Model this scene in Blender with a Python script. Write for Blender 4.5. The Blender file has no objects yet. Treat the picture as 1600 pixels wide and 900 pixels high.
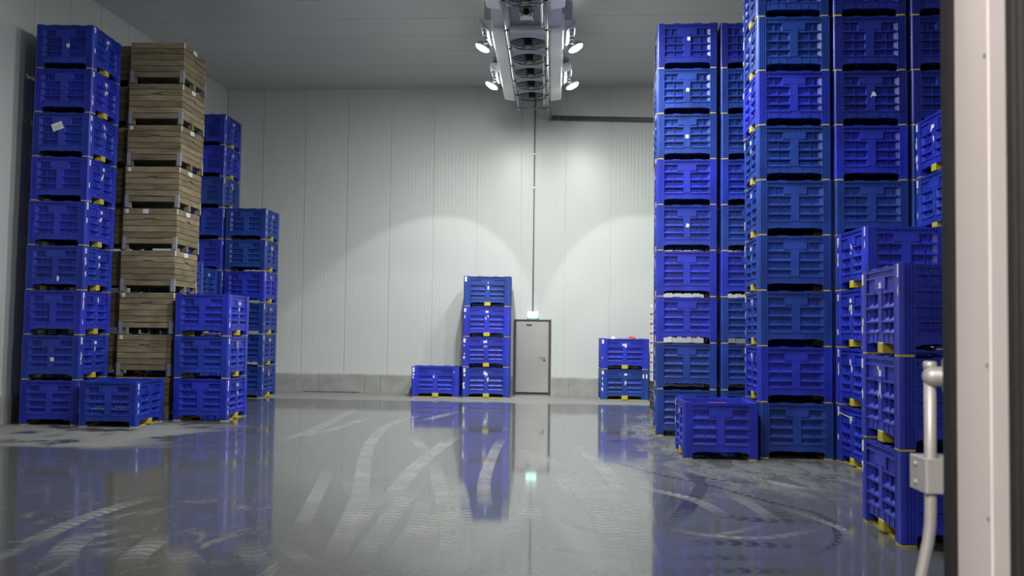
import bpy, bmesh, math, random
from mathutils import Matrix, Vector
random.seed(7)
scene = bpy.context.scene
COL = scene.collection
R = math.radians

# ---------------------------------------------------------------- camera
def make_camera():
    cd = bpy.data.cameras.new('camera')
    cam = bpy.data.objects.new('camera', cd)
    COL.objects.link(cam)
    pitch, yaw, roll, h = R(2.483), R(-4.774), R(0.719), 1.707
    fw0 = Vector((math.sin(yaw), math.cos(yaw), 0)); rt0 = Vector((math.cos(yaw), -math.sin(yaw), 0)); up0 = Vector((0, 0, 1))
    fw = fw0 * math.cos(pitch) + up0 * math.sin(pitch)
    up = up0 * math.cos(pitch) - fw0 * math.sin(pitch)
    rt = rt0 * math.cos(roll) + up * math.sin(roll)
    up2 = up * math.cos(roll) - rt0 * math.sin(roll)
    m = Matrix((rt, up2, -fw)).transposed().to_4x4()
    m.translation = (0, 0, h)
    cam.matrix_world = m
    cd.sensor_width = 36.0
    cd.lens = 1522.5 / 1600 * 36.0
    cd.clip_start = 0.05
    cd.dof.use_dof = True
    cd.dof.focus_distance = 16.0
    cd.dof.aperture_fstop = 5.0
    scene.camera = cam
make_camera()

# ---------------------------------------------------------------- world, exposure
w = bpy.data.worlds.new('world'); scene.world = w; w.use_nodes = True
w.node_tree.nodes['Background'].inputs[0].default_value = (0.75, 0.8, 0.85, 1)
w.node_tree.nodes['Background'].inputs[1].default_value = 0.02
scene.view_settings.view_transform = 'Standard'
scene.view_settings.look = 'None'
scene.view_settings.gamma = 1.0
scene.view_settings.exposure = 0.0
scene.view_settings.use_curve_mapping = False
LAMP_SPOT = 330.0      # beam of each floodlight
LAMP_GLOW = 160.0       # radiance of each floodlight's lens
LAMP_FLOOD = 670.0     # wide flood of each floodlight
CORRIDOR = 900.0

# ---------------------------------------------------------------- materials
def new_mat(name):
    m = bpy.data.materials.new(name); m.use_nodes = True
    nt = m.node_tree
    return m, nt, nt.nodes['Principled BSDF']
def N(nt, t, **kw):
    n = nt.nodes.new(t)
    for k, v in kw.items(): setattr(n, k, v)
    return n
def simple(name, col, rough=.5, metal=0.0, noise=0.0, nscale=8.0, bump=0.0):
    m, nt, b = new_mat(name)
    b.inputs['Base Color'].default_value = (*col, 1); b.inputs['Roughness'].default_value = rough; b.inputs['Metallic'].default_value = metal
    if noise or bump:
        tc = N(nt, 'ShaderNodeTexCoord'); nz = N(nt, 'ShaderNodeTexNoise'); nz.inputs['Scale'].default_value = nscale; nz.inputs['Detail'].default_value = 5
        nt.links.new(tc.outputs['Object'], nz.inputs['Vector'])
        if noise:
            mx = N(nt, 'ShaderNodeMix', data_type='RGBA')
            mx.inputs[6].default_value = (*[c * (1 - noise) for c in col], 1); mx.inputs[7].default_value = (*[min(1, c * (1 + noise)) for c in col], 1)
            nt.links.new(nz.outputs['Fac'], mx.inputs[0]); nt.links.new(mx.outputs[2], b.inputs['Base Color'])
        if bump:
            bp = N(nt, 'ShaderNodeBump'); bp.inputs['Strength'].default_value = bump; bp.inputs['Distance'].default_value = .01
            nt.links.new(nz.outputs['Fac'], bp.inputs['Height']); nt.links.new(bp.outputs['Normal'], b.inputs['Normal'])
    return m

def blue_plastic():
    m, nt, b = new_mat('blue_plastic')
    oi = N(nt, 'ShaderNodeObjectInfo'); tc = N(nt, 'ShaderNodeTexCoord')
    add = N(nt, 'ShaderNodeVectorMath', operation='ADD'); mul = N(nt, 'ShaderNodeMath', operation='MULTIPLY'); mul.inputs[1].default_value = 37.0
    nt.links.new(oi.outputs['Random'], mul.inputs[0]); nt.links.new(tc.outputs['Object'], add.inputs[0]); nt.links.new(mul.outputs[0], add.inputs[1])
    n1 = N(nt, 'ShaderNodeTexNoise'); n1.inputs['Scale'].default_value = 5; n1.inputs['Detail'].default_value = 8; n1.inputs['Roughness'].default_value = .7
    nt.links.new(add.outputs[0], n1.inputs['Vector'])
    # pale scuffs
    r1 = N(nt, 'ShaderNodeMapRange'); r1.inputs[1].default_value = .58; r1.inputs[2].default_value = .80; r1.inputs[4].default_value = .18
    nt.links.new(n1.outputs['Fac'], r1.inputs[0])
    mp = N(nt, 'ShaderNodeMapping'); mp.inputs['Scale'].default_value = (30, 30, 3)
    nt.links.new(add.outputs[0], mp.inputs[0])
    n2 = N(nt, 'ShaderNodeTexNoise'); n2.inputs['Scale'].default_value = 1; n2.inputs['Detail'].default_value = 3
    nt.links.new(mp.outputs[0], n2.inputs['Vector'])
    r2 = N(nt, 'ShaderNodeMapRange'); r2.inputs[1].default_value = .66; r2.inputs[2].default_value = .78; r2.inputs[4].default_value = .35
    nt.links.new(n2.outputs['Fac'], r2.inputs[0])
    mxf = N(nt, 'ShaderNodeMath', operation='MAXIMUM'); nt.links.new(r1.outputs[0], mxf.inputs[0]); nt.links.new(r2.outputs[0], mxf.inputs[1])
    mx = N(nt, 'ShaderNodeMix', data_type='RGBA'); mx.inputs[7].default_value = (.09, .16, .42, 1)
    nt.links.new(mxf.outputs[0], mx.inputs[0]); nt.links.new(oi.outputs['Color'], mx.inputs[6])
    # grime, darker
    n3 = N(nt, 'ShaderNodeTexNoise'); n3.inputs['Scale'].default_value = 2.2; n3.inputs['Detail'].default_value = 6
    nt.links.new(add.outputs[0], n3.inputs['Vector'])
    r3 = N(nt, 'ShaderNodeMapRange'); r3.inputs[1].default_value = .35; r3.inputs[2].default_value = .7; r3.inputs[3].default_value = .72; r3.inputs[4].default_value = 1.1
    nt.links.new(n3.outputs['Fac'], r3.inputs[0])
    hs = N(nt, 'ShaderNodeHueSaturation'); nt.links.new(mx.outputs[2], hs.inputs['Color']); nt.links.new(r3.outputs[0], hs.inputs['Value'])
    nt.links.new(hs.outputs[0], b.inputs['Base Color'])
    rr = N(nt, 'ShaderNodeMapRange'); rr.inputs[3].default_value = .26; rr.inputs[4].default_value = .5
    nt.links.new(n1.outputs['Fac'], rr.inputs[0]); nt.links.new(rr.outputs[0], b.inputs['Roughness'])
    bp = N(nt, 'ShaderNodeBump'); bp.inputs['Strength'].default_value = .15; bp.inputs['Distance'].default_value = .004
    nt.links.new(n1.outputs['Fac'], bp.inputs['Height']); nt.links.new(bp.outputs['Normal'], b.inputs['Normal'])
    return m
def wood_mat():
    m, nt, b = new_mat('weathered_wood')
    oi = N(nt, 'ShaderNodeObjectInfo'); tc = N(nt, 'ShaderNodeTexCoord')
    add = N(nt, 'ShaderNodeVectorMath', operation='ADD'); mul = N(nt, 'ShaderNodeMath', operation='MULTIPLY'); mul.inputs[1].default_value = 53.0
    nt.links.new(oi.outputs['Random'], mul.inputs[0]); nt.links.new(tc.outputs['Object'], add.inputs[0]); nt.links.new(mul.outputs[0], add.inputs[1])
    mp = N(nt, 'ShaderNodeMapping'); mp.inputs['Scale'].default_value = (2.0, 40, 40); nt.links.new(add.outputs[0], mp.inputs[0])
    n1 = N(nt, 'ShaderNodeTexNoise'); n1.inputs['Scale'].default_value = 1; n1.inputs['Detail'].default_value = 6; n1.inputs['Distortion'].default_value = .6
    nt.links.new(mp.outputs[0], n1.inputs['Vector'])
    mp2 = N(nt, 'ShaderNodeMapping'); mp2.inputs['Scale'].default_value = (3, 6, 6); nt.links.new(add.outputs[0], mp2.inputs[0])
    n2 = N(nt, 'ShaderNodeTexNoise'); n2.inputs['Scale'].default_value = 1; n2.inputs['Detail'].default_value = 4
    nt.links.new(mp2.outputs[0], n2.inputs['Vector'])
    cr = N(nt, 'ShaderNodeValToRGB'); e = cr.color_ramp.elements
    e[0].position = .28; e[0].color = (.09, .07, .040, 1); e[1].position = .72; e[1].color = (.37, .295, .175, 1)
    av = N(nt, 'ShaderNodeMath', operation='ADD'); nt.links.new(n1.outputs['Fac'], av.inputs[0]); nt.links.new(n2.outputs['Fac'], av.inputs[1])
    hf = N(nt, 'ShaderNodeMath', operation='MULTIPLY'); hf.inputs[1].default_value = .5; nt.links.new(av.outputs[0], hf.inputs[0])
    nt.links.new(hf.outputs[0], cr.inputs[0])
    rv = N(nt, 'ShaderNodeMapRange'); rv.inputs[3].default_value = .75; rv.inputs[4].default_value = 1.2; nt.links.new(oi.outputs['Random'], rv.inputs[0])
    hs = N(nt, 'ShaderNodeHueSaturation'); nt.links.new(cr.outputs[0], hs.inputs['Color']); nt.links.new(rv.outputs[0], hs.inputs['Value'])
    nt.links.new(hs.outputs[0], b.inputs['Base Color']); b.inputs['Roughness'].default_value = .8
    bp = N(nt, 'ShaderNodeBump'); bp.inputs['Strength'].default_value = .3; bp.inputs['Distance'].default_value = .004
    nt.links.new(n1.outputs['Fac'], bp.inputs['Height']); nt.links.new(bp.outputs['Normal'], b.inputs['Normal'])
    return m
def panel_mat(name, col, rough):
    m, nt, b = new_mat(name)
    tc = N(nt, 'ShaderNodeTexCoord'); n1 = N(nt, 'ShaderNodeTexNoise'); n1.inputs['Scale'].default_value = .6; n1.inputs['Detail'].default_value = 4
    geo = N(nt, 'ShaderNodeNewGeometry'); nt.links.new(geo.outputs['Position'], n1.inputs['Vector'])
    mx = N(nt, 'ShaderNodeMix', data_type='RGBA'); mx.inputs[6].default_value = (*[c * .94 for c in col], 1); mx.inputs[7].default_value = (*col, 1)
    nt.links.new(n1.outputs['Fac'], mx.inputs[0]); nt.links.new(mx.outputs[2], b.inputs['Base Color'])
    b.inputs['Roughness'].default_value = rough; b.inputs['Specular IOR Level'].default_value = .4
    return m
def concrete_mat():
    m, nt, b = new_mat('kerb_concrete')
    geo = N(nt, 'ShaderNodeNewGeometry'); n1 = N(nt, 'ShaderNodeTexNoise'); n1.inputs['Scale'].default_value = 2.5; n1.inputs['Detail'].default_value = 8
    nt.links.new(geo.outputs['Position'], n1.inputs['Vector'])
    cr = N(nt, 'ShaderNodeValToRGB'); e = cr.color_ramp.elements
    e[0].position = .3; e[0].color = (.25, .25, .24, 1); e[1].position = .7; e[1].color = (.36, .36, .345, 1)
    nt.links.new(n1.outputs['Fac'], cr.inputs[0]); nt.links.new(cr.outputs[0], b.inputs['Base Color']); b.inputs['Roughness'].default_value = .75
    return m
def floor_mat():
    m, nt, b = new_mat('wet_concrete_floor')
    geo = N(nt, 'ShaderNodeNewGeometry'); P = geo.outputs['Position']
    sx = N(nt, 'ShaderNodeSeparateXYZ'); nt.links.new(P, sx.inputs[0])
    def noise(scale, det, vec=P, dist=0.0, rough=.6):
        n = N(nt, 'ShaderNodeTexNoise'); n.inputs['Scale'].default_value = scale; n.inputs['Detail'].default_value = det; n.inputs['Distortion'].default_value = dist; n.inputs['Roughness'].default_value = rough
        nt.links.new(vec, n.inputs['Vector']); return n.outputs['Fac']
    def mr(src, a, c, lo=0.0, hi=1.0):
        r = N(nt, 'ShaderNodeMapRange'); r.interpolation_type = 'SMOOTHSTEP'
        r.inputs[1].default_value = a; r.inputs[2].default_value = c; r.inputs[3].default_value = lo; r.inputs[4].default_value = hi
        nt.links.new(src, r.inputs[0]); return r.outputs[0]
    def op(o, a, c):
        n = N(nt, 'ShaderNodeMath', operation=o)
        for i, v in enumerate((a, c)):
            if isinstance(v, float): n.inputs[i].default_value = v
            else: nt.links.new(v, n.inputs[i])
        return n.outputs[0]
    wob = noise(.8, 5)
    wobs = op('MULTIPLY', op('SUBTRACT', wob, .5), 3.0)
    X = op('ADD', sx.outputs['X'], op('MULTIPLY', wobs, .6)); Y = op('ADD', sx.outputs['Y'], op('MULTIPLY', wobs, .35))
    # drained strip along the far wall
    far = mr(Y, 22.6, 23.2)
    # drained patch beside the left-hand bins
    left = op('MULTIPLY', mr(X, -5.6, -6.9), op('MULTIPLY', mr(Y, 12.7, 13.4), mr(Y, 17.2, 16.2)))
    # wheel-churned, half-dry floor among the right-hand bins
    right = op('MULTIPLY', mr(X, .2, 1.4), op('MULTIPLY', mr(Y, 9.0, 12.0, .25, 1.0), mr(Y, 22.5, 18.5)))
    mpv = N(nt, 'ShaderNodeMapping'); mpv.inputs['Scale'].default_value = (1.0, .38, 1); mpv.inputs['Rotation'].default_value = (0, 0, .9); nt.links.new(P, mpv.inputs[0])
    streak = noise(3.4, 10, mpv.outputs[0], .7, .74)
    rightp = op('MULTIPLY', right, mr(streak, .36, .62, .12, .95))
    leftp = op('MULTIPLY', left, mr(noise(1.2, 6), .34, .50))
    # thin dried smears over the near, wet floor
    near = op('MULTIPLY', op('MULTIPLY', mr(Y, 12.5, 7.5), mr(X, -1.5, -2.6, .12, 1.0)), mr(streak, .46, .66, 0.0, .75))
    dry = op('MAXIMUM', op('MAXIMUM', far, leftp), op('MAXIMUM', rightp, near))
    film = mr(noise(.35, 4), .35, .75, 0.0, .22)
    dry = op('MAXIMUM', dry, film)
    fine = noise(26.0, 6)
    wetc = N(nt, 'ShaderNodeMix', data_type='RGBA'); wetc.inputs[6].default_value = (.085, .088, .09, 1); wetc.inputs[7].default_value = (.15, .153, .152, 1); nt.links.new(fine, wetc.inputs[0])
    dryc = N(nt, 'ShaderNodeMix', data_type='RGBA'); dryc.inputs[6].default_value = (.17, .17, .165, 1); dryc.inputs[7].default_value = (.30, .30, .29, 1); nt.links.new(fine, dryc.inputs[0])
    churn = N(nt, 'ShaderNodeMix', data_type='RGBA'); churn.inputs[6].default_value = (.075, .077, .078, 1); churn.inputs[7].default_value = (.165, .167, .165, 1); nt.links.new(fine, churn.inputs[0])
    pale = N(nt, 'ShaderNodeMix', data_type='RGBA'); nt.links.new(op('MAXIMUM', op('MAXIMUM', far, leftp), near), pale.inputs[0]); nt.links.new(churn.outputs[2], pale.inputs[6]); nt.links.new(dryc.outputs[2], pale.inputs[7]); dryc = pale
    mx = N(nt, 'ShaderNodeMix', data_type='RGBA'); nt.links.new(dry, mx.inputs[0]); nt.links.new(wetc.outputs[2], mx.inputs[6]); nt.links.new(dryc.outputs[2], mx.inputs[7])
    nt.links.new(mx.outputs[2], b.inputs['Base Color'])
    nt.links.new(mr(dry, 0.0, 1.0, .045, .62), b.inputs['Roughness'])
    b.inputs['IOR'].default_value = 1.42
    bp = N(nt, 'ShaderNodeBump'); bp.inputs['Distance'].default_value = .004
    nt.links.new(op('MULTIPLY', dry, .5), bp.inputs['Strength']); nt.links.new(fine, bp.inputs['Height']); nt.links.new(bp.outputs['Normal'], b.inputs['Normal'])
    return m
def track_mat(name, col, rough, alpha, chev):
    # tyre tread: chevron lugs with gaps of bare floor between, soft edges
    m, nt, b = new_mat(name)
    b.inputs['Base Color'].default_value = (*col, 1); b.inputs['Roughness'].default_value = rough; b.inputs['IOR'].default_value = 1.42
    uv = N(nt, 'ShaderNodeUVMap'); sx = N(nt, 'ShaderNodeSeparateXYZ'); nt.links.new(uv.outputs[0], sx.inputs[0])
    def op(o, a, c=0.0):
        n = N(nt, 'ShaderNodeMath', operation=o)
        for i, v in enumerate((a, c)):
            if isinstance(v, float): n.inputs[i].default_value = v
            else: nt.links.new(v, n.inputs[i])
        return n.outputs[0]
    au = op('ABSOLUTE', sx.outputs['X'])                     # u runs -1..1 across
    ph = op('ADD', op('MULTIPLY', sx.outputs['Y'], 46.0), op('MULTIPLY', au, 3.0))
    lug = op('ADD', op('MULTIPLY', op('SINE', ph), .5 * chev), 1.0 - .5 * chev)
    edge = N(nt, 'ShaderNodeMapRange'); edge.interpolation_type = 'SMOOTHSTEP'; edge.inputs[1].default_value = 1.0; edge.inputs[2].default_value = .7; nt.links.new(au, edge.inputs[0])
    geo = N(nt, 'ShaderNodeNewGeometry'); nz = N(nt, 'ShaderNodeTexNoise'); nz.inputs['Scale'].default_value = 2.0; nz.inputs['Detail'].default_value = 8; nt.links.new(geo.outputs['Position'], nz.inputs['Vector'])
    nr = N(nt, 'ShaderNodeMapRange'); nr.inputs[1].default_value = .30; nr.inputs[2].default_value = .66; nr.inputs[3].default_value = .45; nt.links.new(nz.outputs['Fac'], nr.inputs[0])
    e2 = N(nt, 'ShaderNodeMapRange'); e2.interpolation_type = 'SMOOTHSTEP'; e2.inputs[1].default_value = 0.0; e2.inputs[2].default_value = 1.0
    sz = N(nt, 'ShaderNodeAttribute'); sz.attribute_name = 'fade'; nt.links.new(sz.outputs['Fac'], e2.inputs[0])
    a = op('MULTIPLY', op('MULTIPLY', op('MULTIPLY', lug, edge.outputs[0]), op('MULTIPLY', nr.outputs[0], e2.outputs[0])), alpha)
    nt.links.new(a, b.inputs['Alpha'])
    return m
def sticker_mat():
    m, nt, b = new_mat('printed_label')
    tc = N(nt, 'ShaderNodeTexCoord'); mp = N(nt, 'ShaderNodeMapping'); mp.inputs['Scale'].default_value = (26, 26, 0); nt.links.new(tc.outputs['Generated'], mp.inputs[0])
    wv = N(nt, 'ShaderNodeTexNoise'); wv.inputs['Scale'].default_value = 1.0; wv.inputs['Detail'].default_value = 0; 
    mp.inputs['Scale'].default_value = (30, 0, 30 * 0); nt.links.new(mp.outputs[0], wv.inputs['Vector'])
    gt = N(nt, 'ShaderNodeMath', operation='GREATER_THAN'); gt.inputs[1].default_value = .54; nt.links.new(wv.outputs['Fac'], gt.inputs[0])
    sx = N(nt, 'ShaderNodeSeparateXYZ'); nt.links.new(tc.outputs['Generated'], sx.inputs[0])
    def band(sock, lo, hi):
        a = N(nt, 'ShaderNodeMath', operation='GREATER_THAN'); a.inputs[1].default_value = lo; nt.links.new(sock, a.inputs[0])
        c = N(nt, 'ShaderNodeMath', operation='LESS_THAN'); c.inputs[1].default_value = hi; nt.links.new(sock, c.inputs[0])
        d = N(nt, 'ShaderNodeMath', operation='MULTIPLY'); nt.links.new(a.outputs[0], d.inputs[0]); nt.links.new(c.outputs[0], d.inputs[1]); return d.outputs[0]
    bz = band(sx.outputs['Z'], .25, .62); bx = band(sx.outputs['X'], .15, .85)
    f = N(nt, 'ShaderNodeMath', operation='MULTIPLY'); nt.links.new(bz, f.inputs[0]); nt.links.new(bx, f.inputs[1])
    f2 = N(nt, 'ShaderNodeMath', operation='MULTIPLY'); nt.links.new(f.outputs[0], f2.inputs[0]); nt.links.new(gt.outputs[0], f2.inputs[1])
    f3 = N(nt, 'ShaderNodeMath', operation='MULTIPLY'); f3.inputs[1].default_value = .75; nt.links.new(f2.outputs[0], f3.inputs[0])
    mx = N(nt, 'ShaderNodeMix', data_type='RGBA'); mx.inputs[6].default_value = (.78, .78, .76, 1); mx.inputs[7].default_value = (.06, .06, .07, 1)
    nt.links.new(f3.outputs[0], mx.inputs[0]); nt.links.new(mx.outputs[2], b.inputs['Base Color']); b.inputs['Roughness'].default_value = .5
    return m
M = {}
M['blue'] = blue_plastic()
M['yellow'] = simple('yellow_plastic', (.52, .42, .045), .5, noise=.35, nscale=9)
M['wood'] = wood_mat()
M['galv'] = simple('galvanised_steel', (.42, .43, .45), .5, .6, noise=.2, nscale=12)
M['label'] = sticker_mat()
M['paper'] = simple('torn_paper', (.72, .72, .70), .7)
M['wall'] = panel_mat('white_wall_panel', (.57, .59, .57), .32)
M['ceil'] = panel_mat('grey_white_ceiling_panel', (.53, .55, .54), .30)
M['kerb'] = concrete_mat()
M['floor'] = floor_mat()
M['track_light'] = track_mat('dried_tyre_track', (.42, .425, .415), .5, .68, .6)
M['track_dark'] = track_mat('wet_tyre_track', (.05, .052, .06), .08, .9, 1.0)
M['steel'] = simple('brushed_steel', (.52, .52, .51), .33, .8, noise=.08, nscale=2)
M['shadefloor'] = simple('shade_blue_underside', (.012, .022, .12), .9)  # blue darkened so the gaps under the bins read as shade
M['dark'] = simple('dark_gasket', (.008, .008, .009), .85)
M['casing'] = simple('lilac_grey_casing', (.54, .54, .60), .45, noise=.06)
M['white_metal'] = simple('white_coated_metal', (.84, .86, .85), .35, noise=.05)
M['bright'] = simple('bright_galvanised_sheet', (.55, .56, .60), .5, .35)
M['pipe'] = simple('dull_steel_pipe', (.30, .30, .32), .35, .8)
M['darkpipe'] = simple('dark_grey_pipe', (.085, .085, .095), .5)
M['black'] = simple('black_plastic', (.010, .010, .011), .85)
M['orange'] = simple('ochre_motor_cap', (.34, .22, .09), .5)
M['jamb'] = simple('cream_white_jamb', (.80, .745, .72), .4, noise=.03, nscale=3)
M['rubber'] = simple('brown_black_rubber', (.022, .018, .016), .7, noise=.4, nscale=4)
M['alu'] = simple('matt_aluminium', (.62, .61, .60), .5, .45, noise=.06, nscale=20)
M['carton'] = simple('white_tray_board', (.72, .71, .68), .6, noise=.06)
M['brown'] = simple('brown_board', (.34, .21, .11), .7)
M['red'] = simple('red_net_sack', (.50, .06, .05), .6, noise=.3, nscale=30)
M['pink'] = simple('pink_strap', (.75, .22, .40), .5)
M['dirt'] = simple('dark_dirt', (.05, .048, .045), .8, noise=.4)
M['rod'] = simple('zinc_rod', (.5, .5, .5), .4, .8)
m, nt, b = new_mat('lamp_lens')
b.inputs['Emission Color'].default_value = (1, .985, .97, 1); b.inputs['Emission Strength'].default_value = LAMP_GLOW; b.inputs['Base Color'].default_value = (.9, .9, .9, 1); M['lens'] = m
m, nt, b = new_mat('exit_sign_panel')
b.inputs['Emission Color'].default_value = (.50, 1.0, .80, 1); b.inputs['Emission Strength'].default_value = 2.6; b.inputs['Base Color'].default_value = (.8, .9, .85, 1); M['exit'] = m
m, nt, b = new_mat('corridor_tube')
b.inputs['Emission Color'].default_value = (1, .90, .85, 1); b.inputs['Emission Strength'].default_value = CORRIDOR; M['tube'] = m

# ---------------------------------------------------------------- mesh helpers
class MB:
    def __init__(s): s.v = []; s.f = []; s.mi = []; s.cur = 0
    def add(s, vs, fs):
        o = len(s.v); s.v += [tuple(p) for p in vs]; s.f += [tuple(i + o for i in f) for f in fs]; s.mi += [s.cur] * len(fs)
    def quad(s, a, b, c, d): s.add((a, b, c, d), ((0, 1, 2, 3),))
    def box(s, x0, x1, y0, y1, z0, z1, m=None):
        vs = [(x, y, z) for z in (z0, z1) for y in (y0, y1) for x in (x0, x1)]
        if m is not None: vs = [m @ Vector(p) for p in vs]
        s.add(vs, ((0, 2, 3, 1), (4, 5, 7, 6), (0, 1, 5, 4), (2, 6, 7, 3), (0, 4, 6, 2), (1, 3, 7, 5)))
    def prism(s, poly, z0, z1):
        n = len(poly)
        s.add([(x, y, z0) for x, y in poly] + [(x, y, z1) for x, y in poly],
              [tuple(range(n))[::-1], tuple(range(n, 2 * n))] + [(i, (i + 1) % n, n + (i + 1) % n, n + i) for i in range(n)])
    def tube(s, pts, r, n=10, cap=True):
        pts = [Vector(p) for p in pts]; rings = []
        prev = None
        for i, p in enumerate(pts):
            t = (pts[min(i + 1, len(pts) - 1)] - pts[max(i - 1, 0)]).normalized()
            if prev is None: a = t.orthogonal().normalized()
            else: a = (prev - t * prev.dot(t)).normalized()
            prev = a; c = t.cross(a)
            rr = r[i] if isinstance(r, (list, tuple)) else r
            rings.append([p + (a * math.cos(2 * math.pi * k / n) + c * math.sin(2 * math.pi * k / n)) * rr for k in range(n)])
        vs = [q for ring in rings for q in ring]; fs = []
        for i in range(len(rings) - 1):
            for k in range(n): fs.append((i * n + k, i * n + (k + 1) % n, (i + 1) * n + (k + 1) % n, (i + 1) * n + k))
        if cap: fs += [tuple(range(n))[::-1], tuple(range((len(rings) - 1) * n, len(rings) * n))]
        s.add(vs, fs)
    def mesh(s, name, mats, smooth=False):
        me = bpy.data.meshes.new(name); me.from_pydata(s.v, [], s.f)
        for m in (mats if isinstance(mats, (list, tuple)) else [mats]): me.materials.append(m)
        if any(s.mi): me.polygons.foreach_set('material_index', s.mi)
        if smooth: me.polygons.foreach_set('use_smooth', [True] * len(me.polygons))
        bm = bmesh.new(); bm.from_mesh(me); bmesh.ops.recalc_face_normals(bm, faces=bm.faces); bm.to_mesh(me); bm.free()
        me.update(); return me
def link(name, me, parent=None, loc=(0, 0, 0), rot=(0, 0, 0), color=None):
    o = bpy.data.objects.new(name, me); COL.objects.link(o)
    o.parent = parent; o.location = loc; o.rotation_euler = rot
    if color: o.color = (*color, 1)
    return o
def thing(name, label, cat, loc=(0, 0, 0), rz=0.0, group=None):
    o = bpy.data.objects.new(name, None); COL.objects.link(o); o.empty_display_size = .2
    o.location = loc; o.rotation_euler = (0, 0, rz); o['label'] = label; o['category'] = cat
    if group: o['group'] = group
    return o
def struct(name, label=None, loc=(0, 0, 0), rz=0.0, me=None):
    o = bpy.data.objects.new(name, me); COL.objects.link(o); o.location = loc; o.rotation_euler = (0, 0, rz); o['kind'] = 'structure'
    if label: o['label'] = label; o['category'] = label.split()[-1] if False else name.split('_')[0]
    return o
def bevel(me, w=.004, seg=1):
    bm = bmesh.new(); bm.from_mesh(me); bmesh.ops.remove_doubles(bm, verts=bm.verts, dist=1e-5)
    bmesh.ops.bevel(bm, geom=bm.edges[:], offset=w, segments=seg, affect='EDGES', clamp_overlap=True); bm.to_mesh(me); bm.free(); return me

# ---------------------------------------------------------------- the setting
XL, XR, YN, YF, H = -10.03, 7.6, 1.7, 25.75, 8.2
KH = .49
def panel_mesh(name, width, height, mat, ribs=12, depth=.0012):
    # upright sandwich panel: x across, z up, front face towards -y, lightly profiled sheet with recessed joints
    pr = [(0, .014), (.006, .014), (.009, 0)]
    pitch = (width - .018) / ribs
    for i in range(ribs):
        a = .009 + i * pitch
        pr += [(a + pitch * .40, 0), (a + pitch * .46, depth), (a + pitch * .90, depth), (a + pitch * .96, 0)]
    pr += [(width - .009, 0), (width - .006, .014), (width, .014)]
    mb = MB(); n = len(pr)
    mb.add([(x, y, 0) for x, y in pr] + [(x, y, height) for x, y in pr], [(i, i + 1, n + i + 1, n + i) for i in range(n - 1)])
    mb.quad((0, .1, 0), (width, .1, 0), (width, .1, height), (0, .1, height))
    mb.quad((0, .012, 0), (0, .1, 0), (0, .1, height), (0, .012, height)); mb.quad((width, .012, 0), (width, .1, 0), (width, .1, height), (width, .012, height))
    mb.quad((0, .012, height), (0, .1, height), (width, .1, height), (width, .012, height))
    return mb.mesh(name, mat)
PW = 1.18
def panel_wall(name, label, start, direction_rz, total, height, first=PW, mat=None, z=0.0):
    root = struct(name, label, start, direction_rz)
    full = panel_mesh('wall_panel', PW, height, mat)
    x = 0.0; wd = first
    while x < total - .02:
        wd = min(wd, total - x)
        me = full if abs(wd - PW) < 1e-4 else panel_mesh('wall_panel', wd, height, mat)
        link('wall_panel', me, root, (x, 0, z)); x += wd; wd = PW
    return root
# far wall: seams fall at -1.93 + 1.18 k
first = ((-1.93 - XL) % PW)
panel_wall('wall_far', 'tall white panel wall at the far end of the hall', (XL, YF, 0), 0, XR - XL, H, first, M['wall'])
panel_wall('wall_left', 'white panel wall behind the left stacks', (XL, YN, 0), R(90), YF - YN, H, .6, M['wall'])
panel_wall('wall_right', 'white panel wall hidden behind the right stacks', (XR, YF, 0), R(-90), YF - YN, H, .6, M['wall'])
# near wall around the doorway
near = struct('wall_near', 'wall around the doorway one looks through', (0, 0, 0))
mb = MB(); mb.box(.93, XR, 1.72, 2.2, 0, H); mb.box(XL, -2.0, 1.72, 2.2, 0, H); mb.box(-2.0, .93, 1.72, 2.2, 4.3, H)
link('wall_panel', mb.mesh('near_wall', M['wall']), near)
# ceiling: long panels across the hall, each 1.2 m deep
ceil = struct('ceiling', 'grey-white panel ceiling')
def ceil_panel(d):
    return panel_mesh('ceiling_panel', d, XR - XL, M['ceil'], 12, .0012)
full = ceil_panel(1.2); y = 19.88 - 16 * 1.2
while y < YF:
    d = min(1.2, YF - y)
    # panel's long axis (z) laid along +x, its front face turned down
    o = link('ceiling_panel', full if d == 1.2 else ceil_panel(d), ceil)
    o.matrix_local = Matrix(((0, 0, 1, XL), (1, 0, 0, y), (0, 1, 0, H), (0, 0, 0, 1)))
    y += 1.2
fl = MB(); fl.quad((XL - .2, -5, 0), (XR + .2, -5, 0), (XR + .2, YF + .2, 0), (XL - .2, YF + .2, 0))
floor = struct('floor', 'wet grey concrete floor with tyre tracks', me=fl.mesh('floor', M['floor']))
# concrete kerbs
def kerb(name, label, segs, axis, at, th):
    root = struct(name, label)
    for i, (a, c) in enumerate(segs):
        mb = MB(); a += .004; c -= .004
        ch = .03
        prof = [(0, 0), (0, KH - ch), (ch, KH), (th, KH), (th, 0)]
        n = 5; mp = (lambda t, p, q: (t, at - th + p, q)) if axis == 'x' else (lambda t, p, q: (at + th - p, t, q))
        mb.add([mp(a, p, q) for p, q in prof] + [mp(c, p, q) for p, q in prof], [tuple(range(n)), tuple(range(n, 2 * n))] + [(k, (k + 1) % n, n + (k + 1) % n, n + k) for k in range(n)])
        link('kerb_block', mb.mesh('kerb_block', M['kerb']), root)
DX0, DX1 = -2.08, -1.10
kerb('baseboard_far', 'pale concrete kerb along the far wall', [(XL, -7.3), (-7.3, -6.05), (-6.05, -5.62), (-5.62, -2.9), (-2.9, DX0 - .02), (DX1 + .02, -.62), (-.62, 1.7), (1.7, 4.6), (4.6, XR)], 'x', YF, .12)
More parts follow.
